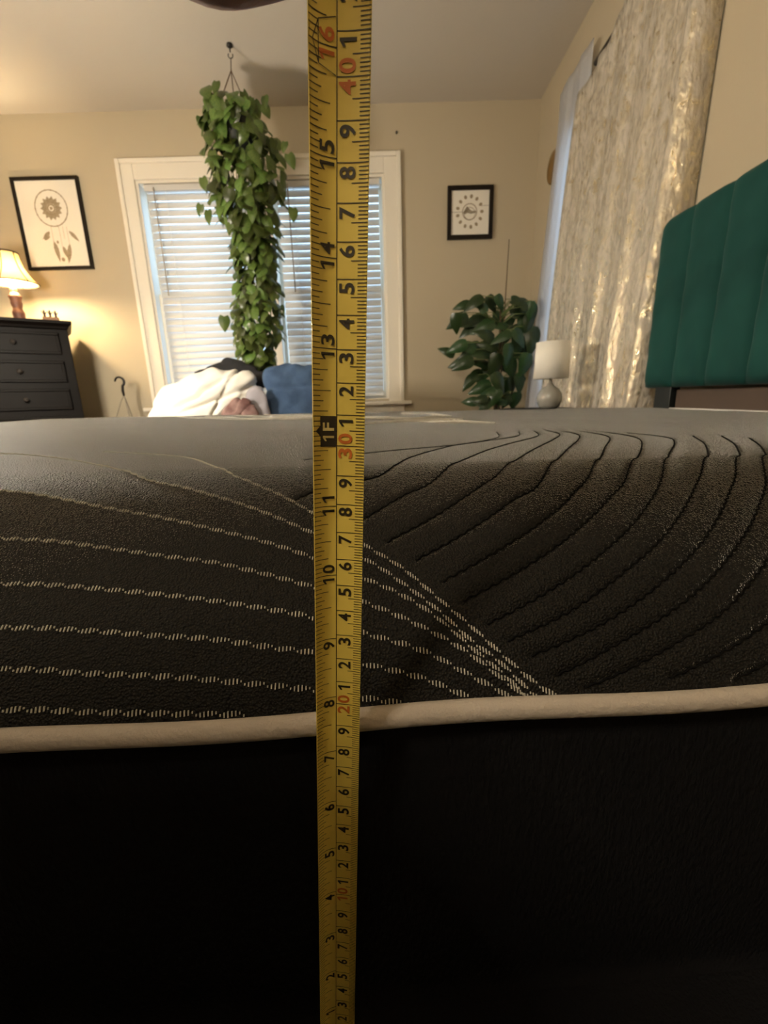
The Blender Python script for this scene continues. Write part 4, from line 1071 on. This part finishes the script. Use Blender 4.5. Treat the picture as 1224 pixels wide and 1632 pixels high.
for (x, z, ang, L) in BL:
    y = BY + rnd.uniform(-0.13, 0.11); a = R(ang)
    d = Vector((math.cos(a), rnd.uniform(-0.35, 0.25), -math.sin(a))).normalized()
    base = Vector((x, y, ZC + z)) - d * L * 0.5
    zax = -d; nrm = Vector((rnd.uniform(-.35, .35), -1, rnd.uniform(0.1, 0.9))); nrm = (nrm - zax * nrm.dot(zax)).normalized()
    yax = -nrm; xax = yax.cross(zax)
    mtx = Matrix(((xax.x * L, yax.x * L, zax.x * L, base.x), (xax.y * L, yax.y * L, zax.y * L, base.y), (xax.z * L, yax.z * L, zax.z * L, base.z), (0, 0, 0, 1)))
    o = put('leaf', big, bp_); o.matrix_basis = mtx
    zs = max(PS, min(ZC + 0.5, base.z - 0.05)); 
    MB().tube([(BX, BY, zs), ((BX + base.x) / 2, (BY + base.y) / 2, (zs + base.z) / 2 + 0.03), base], [0.004, 0.003, 0.002], 5).build('leaf_stalk', M['stem'], bp_, smooth=True)

# ------------------------------------------------------------------ bench with clothes in front of the window
bn = thing('bench', (-0.80, 2.52, 0), 'low wooden bench in front of the window under the laundry', 'bench')
BT = ZC - 0.16
MB().box(-1.38, -0.22, 2.25, 2.70, BT - 0.03, BT).build('seat', M['bench'], bn, bevel=0.004)
for x in (-1.34, -0.30):
    for y in (2.27, 2.64): MB().box(x, x + 0.045, y, y + 0.045, 0, BT - 0.03).build('leg', M['bench'], bn)
def heap(name, c, ells, m, label, cat, folds=(), nt=72, nph=44, floor=None, seed=0, expo=2.0):
    """star-shaped union of ellipsoids seen from c, with creases"""
    g = MB(); rows = []; rn = random.Random(seed); ph = [rn.uniform(0, 6) for _ in range(6)]
    c = Vector(c)
    for i in range(nph + 1):
        ph_ = -PI / 2 + PI * i / nph; row = []
        for k in range(nt):
            t = 2 * PI * k / nt; d = Vector((math.cos(ph_) * math.cos(t), math.cos(ph_) * math.sin(t), math.sin(ph_)))
            best = 0.02
            for ec, er in ells:
                if expo == 2.0:
                    o_ = c - Vector(ec); o_ = Vector((o_.x / er[0], o_.y / er[1], o_.z / er[2])); dd = Vector((d.x / er[0], d.y / er[1], d.z / er[2]))
                    A_ = dd.dot(dd); B_ = o_.dot(dd); C_ = o_.dot(o_) - 1; D_ = B_ * B_ - A_ * C_
                    if D_ > 0: best = max(best, (-B_ + math.sqrt(D_)) / A_)
                else:
                    s = sum(abs(d[q] / er[q]) ** expo for q in range(3)); best = max(best, s ** (-1 / expo))
            q = c + d * best
            w_ = 0.010 * math.sin(q.x * 26 + q.z * 31 + ph[0]) * math.sin(q.y * 23 + q.x * 12 + ph[1]) + 0.005 * math.sin(q.x * 57 - q.z * 49 + ph[2]) * math.sin(q.y * 41 + ph[3])
            for (fx_, fz_, sl, wd2, dp) in folds:
                dist = (q.z - fz_ - sl * (q.x - fx_)) / math.hypot(1, sl); w_ -= dp * math.exp(-(dist / wd2) ** 2)
            q = c + d * (best + w_)
            if floor is not None and q.z < floor: q.z = floor
            row.append(q)
        row.append(row[0]); rows.append(row)
    g.grid(rows)
    o = g.build(name, m, smooth=True)
    bm_ = bmesh.new(); bm_.from_mesh(o.data); bmesh.ops.remove_doubles(bm_, verts=bm_.verts, dist=1e-5); bm_.to_mesh(o.data); bm_.free()
    o.data.polygons.foreach_set('use_smooth', [True] * len(o.data.polygons))
    return tag(o, label, cat, 'laundry on the bench')
heap('white_comforter', (-0.93, 2.46, ZC + 0.0), [((-0.98, 2.46, ZC - 0.03), (0.27, 0.10, 0.17)), ((-0.87, 2.46, ZC + 0.06), (0.22, 0.09, 0.115)), ((-0.77, 2.45, ZC + 0.09), (0.12, 0.08, 0.085)), ((-1.05, 2.45, ZC - 0.08), (0.24, 0.10, 0.10))],
     M['white_cloth'], 'bunched white comforter on the bench, left of blue cloth', 'comforter',
     folds=((-0.93, ZC + 0.065, 0.55, 0.010, 0.028), (-1.0, ZC - 0.03, 0.35, 0.012, 0.026), (-0.80, ZC + 0.09, 1.6, 0.010, 0.025), (-0.75, ZC + 0.02, 0.9, 0.012, 0.02)), floor=BT + 0.001, seed=2, nt=120, nph=70)
heap('blue_garment', (-0.462, 2.45, ZC + 0.02), [((-0.462, 2.45, ZC + 0.02), (0.165, 0.09, 0.168))], M['denim'], 'folded blue cloth on the bench beside the tape', 'garment',
     folds=((-0.46, ZC + 0.07, 0.05, 0.008, 0.010),), floor=BT + 0.001, seed=4, expo=4.0)
heap('black_garment', (-0.86, 2.615, ZC + 0.16), [((-0.86, 2.615, ZC + 0.17), (0.16, 0.03, 0.055)), ((-0.98, 2.615, ZC + 0.165), (0.085, 0.03, 0.028)), ((-0.86, 2.615, ZC + 0.205), (0.05, 0.03, 0.035)), ((-0.70, 2.615, ZC + 0.12), (0.12, 0.035, 0.05)), ((-0.86, 2.62, ZC + 0.0), (0.15, 0.03, 0.17))],
     M['black_cloth'], 'crumpled black garment draped behind the white comforter', 'garment', floor=BT + 0.001, seed=6)
heap('pink_garment', (-0.72, 2.285, ZC - 0.06), [((-0.72, 2.285, ZC - 0.07), (0.095, 0.02, 0.092))],
     M['pink'], 'dusty pink garment tucked under the white comforter', 'garment', folds=((-0.73, ZC - 0.0, 1.2, 0.006, 0.012), (-0.71, ZC - 0.05, 0.8, 0.006, 0.012)), floor=BT + 0.001, seed=8)
heap('lilac_garment', (-0.625, 2.325, ZC - 0.02), [((-0.625, 2.325, ZC - 0.05), (0.050, 0.018, 0.11)), ((-0.65, 2.325, ZC + 0.02), (0.05, 0.016, 0.06))],
     M['lilac'], 'pale lilac garment between white comforter and blue cloth', 'garment', floor=BT + 0.001, seed=9)

# ------------------------------------------------------------------ empty pot hanger on a stand by the wall
SX, SY = -1.738, 3.02
sd = thing('plant_stand', (SX, SY, 0), 'small dark plant stand by the wall left of the window', 'plant stand')
ST = ZC - 0.33
MB().lathe([(0.0, ST - 0.02), (0.12, ST - 0.02), (0.12, ST), (0.0, ST)], (SX, SY, 0), 28).build('top', M['rod'], sd)
for k in range(3):
    a = R(90 + 120 * k); MB().tube([(SX + 0.09 * math.cos(a), SY + 0.09 * math.sin(a), ST - 0.02), (SX + 0.12 * math.cos(a), SY + 0.12 * math.sin(a), 0)], 0.009, 8).build('leg', M['rod'], sd)
ph_ = thing('hanging_pot', (SX, SY, ST), 'pot with wire hanger and black hook by the wall left of window', 'pot')
MB().lathe([(0.0, 0.0), (0.07, 0.0), (0.095, 0.15), (0.098, 0.16), (0.088, 0.16), (0.084, 0.14), (0.0, 0.14)], (SX, SY, ST + 0.001), 28).build('pot', M['darkpot'], ph_, smooth=True)
HKX = -1.722; hz = ZC + 0.065
for k, a in enumerate((R(200), R(320), R(80))):
    ex, ey = SX + 0.09 * math.cos(a), SY + 0.09 * math.sin(a)
    ez = ST + 0.155
    MB().tube([(HKX, SY, hz), (lerp(HKX, ex, .22), lerp(SY, ey, .22), hz - 0.04), (lerp(HKX, ex, .6), lerp(SY, ey, .6), lerp(hz, ez, .55)), (ex, ey, ez)], 0.0042, 6).build('hanger_wire', M['steel'], ph_, smooth=True)
hkp = [(HKX, SY, hz - 0.004), (HKX - 0.002, SY, hz + 0.03)]
for k in range(11):
    a = R(-60 + 235 * k / 10); hkp.append((HKX - 0.005 + 0.030 * math.cos(a) - 0.008, SY, hz + 0.087 + 0.030 * math.sin(a)))
MB().tube(hkp, [0.006, 0.009] + [0.0085 - 0.0003 * k for k in range(11)], 10).build('hook', M['hookblack'], ph_, smooth=True)
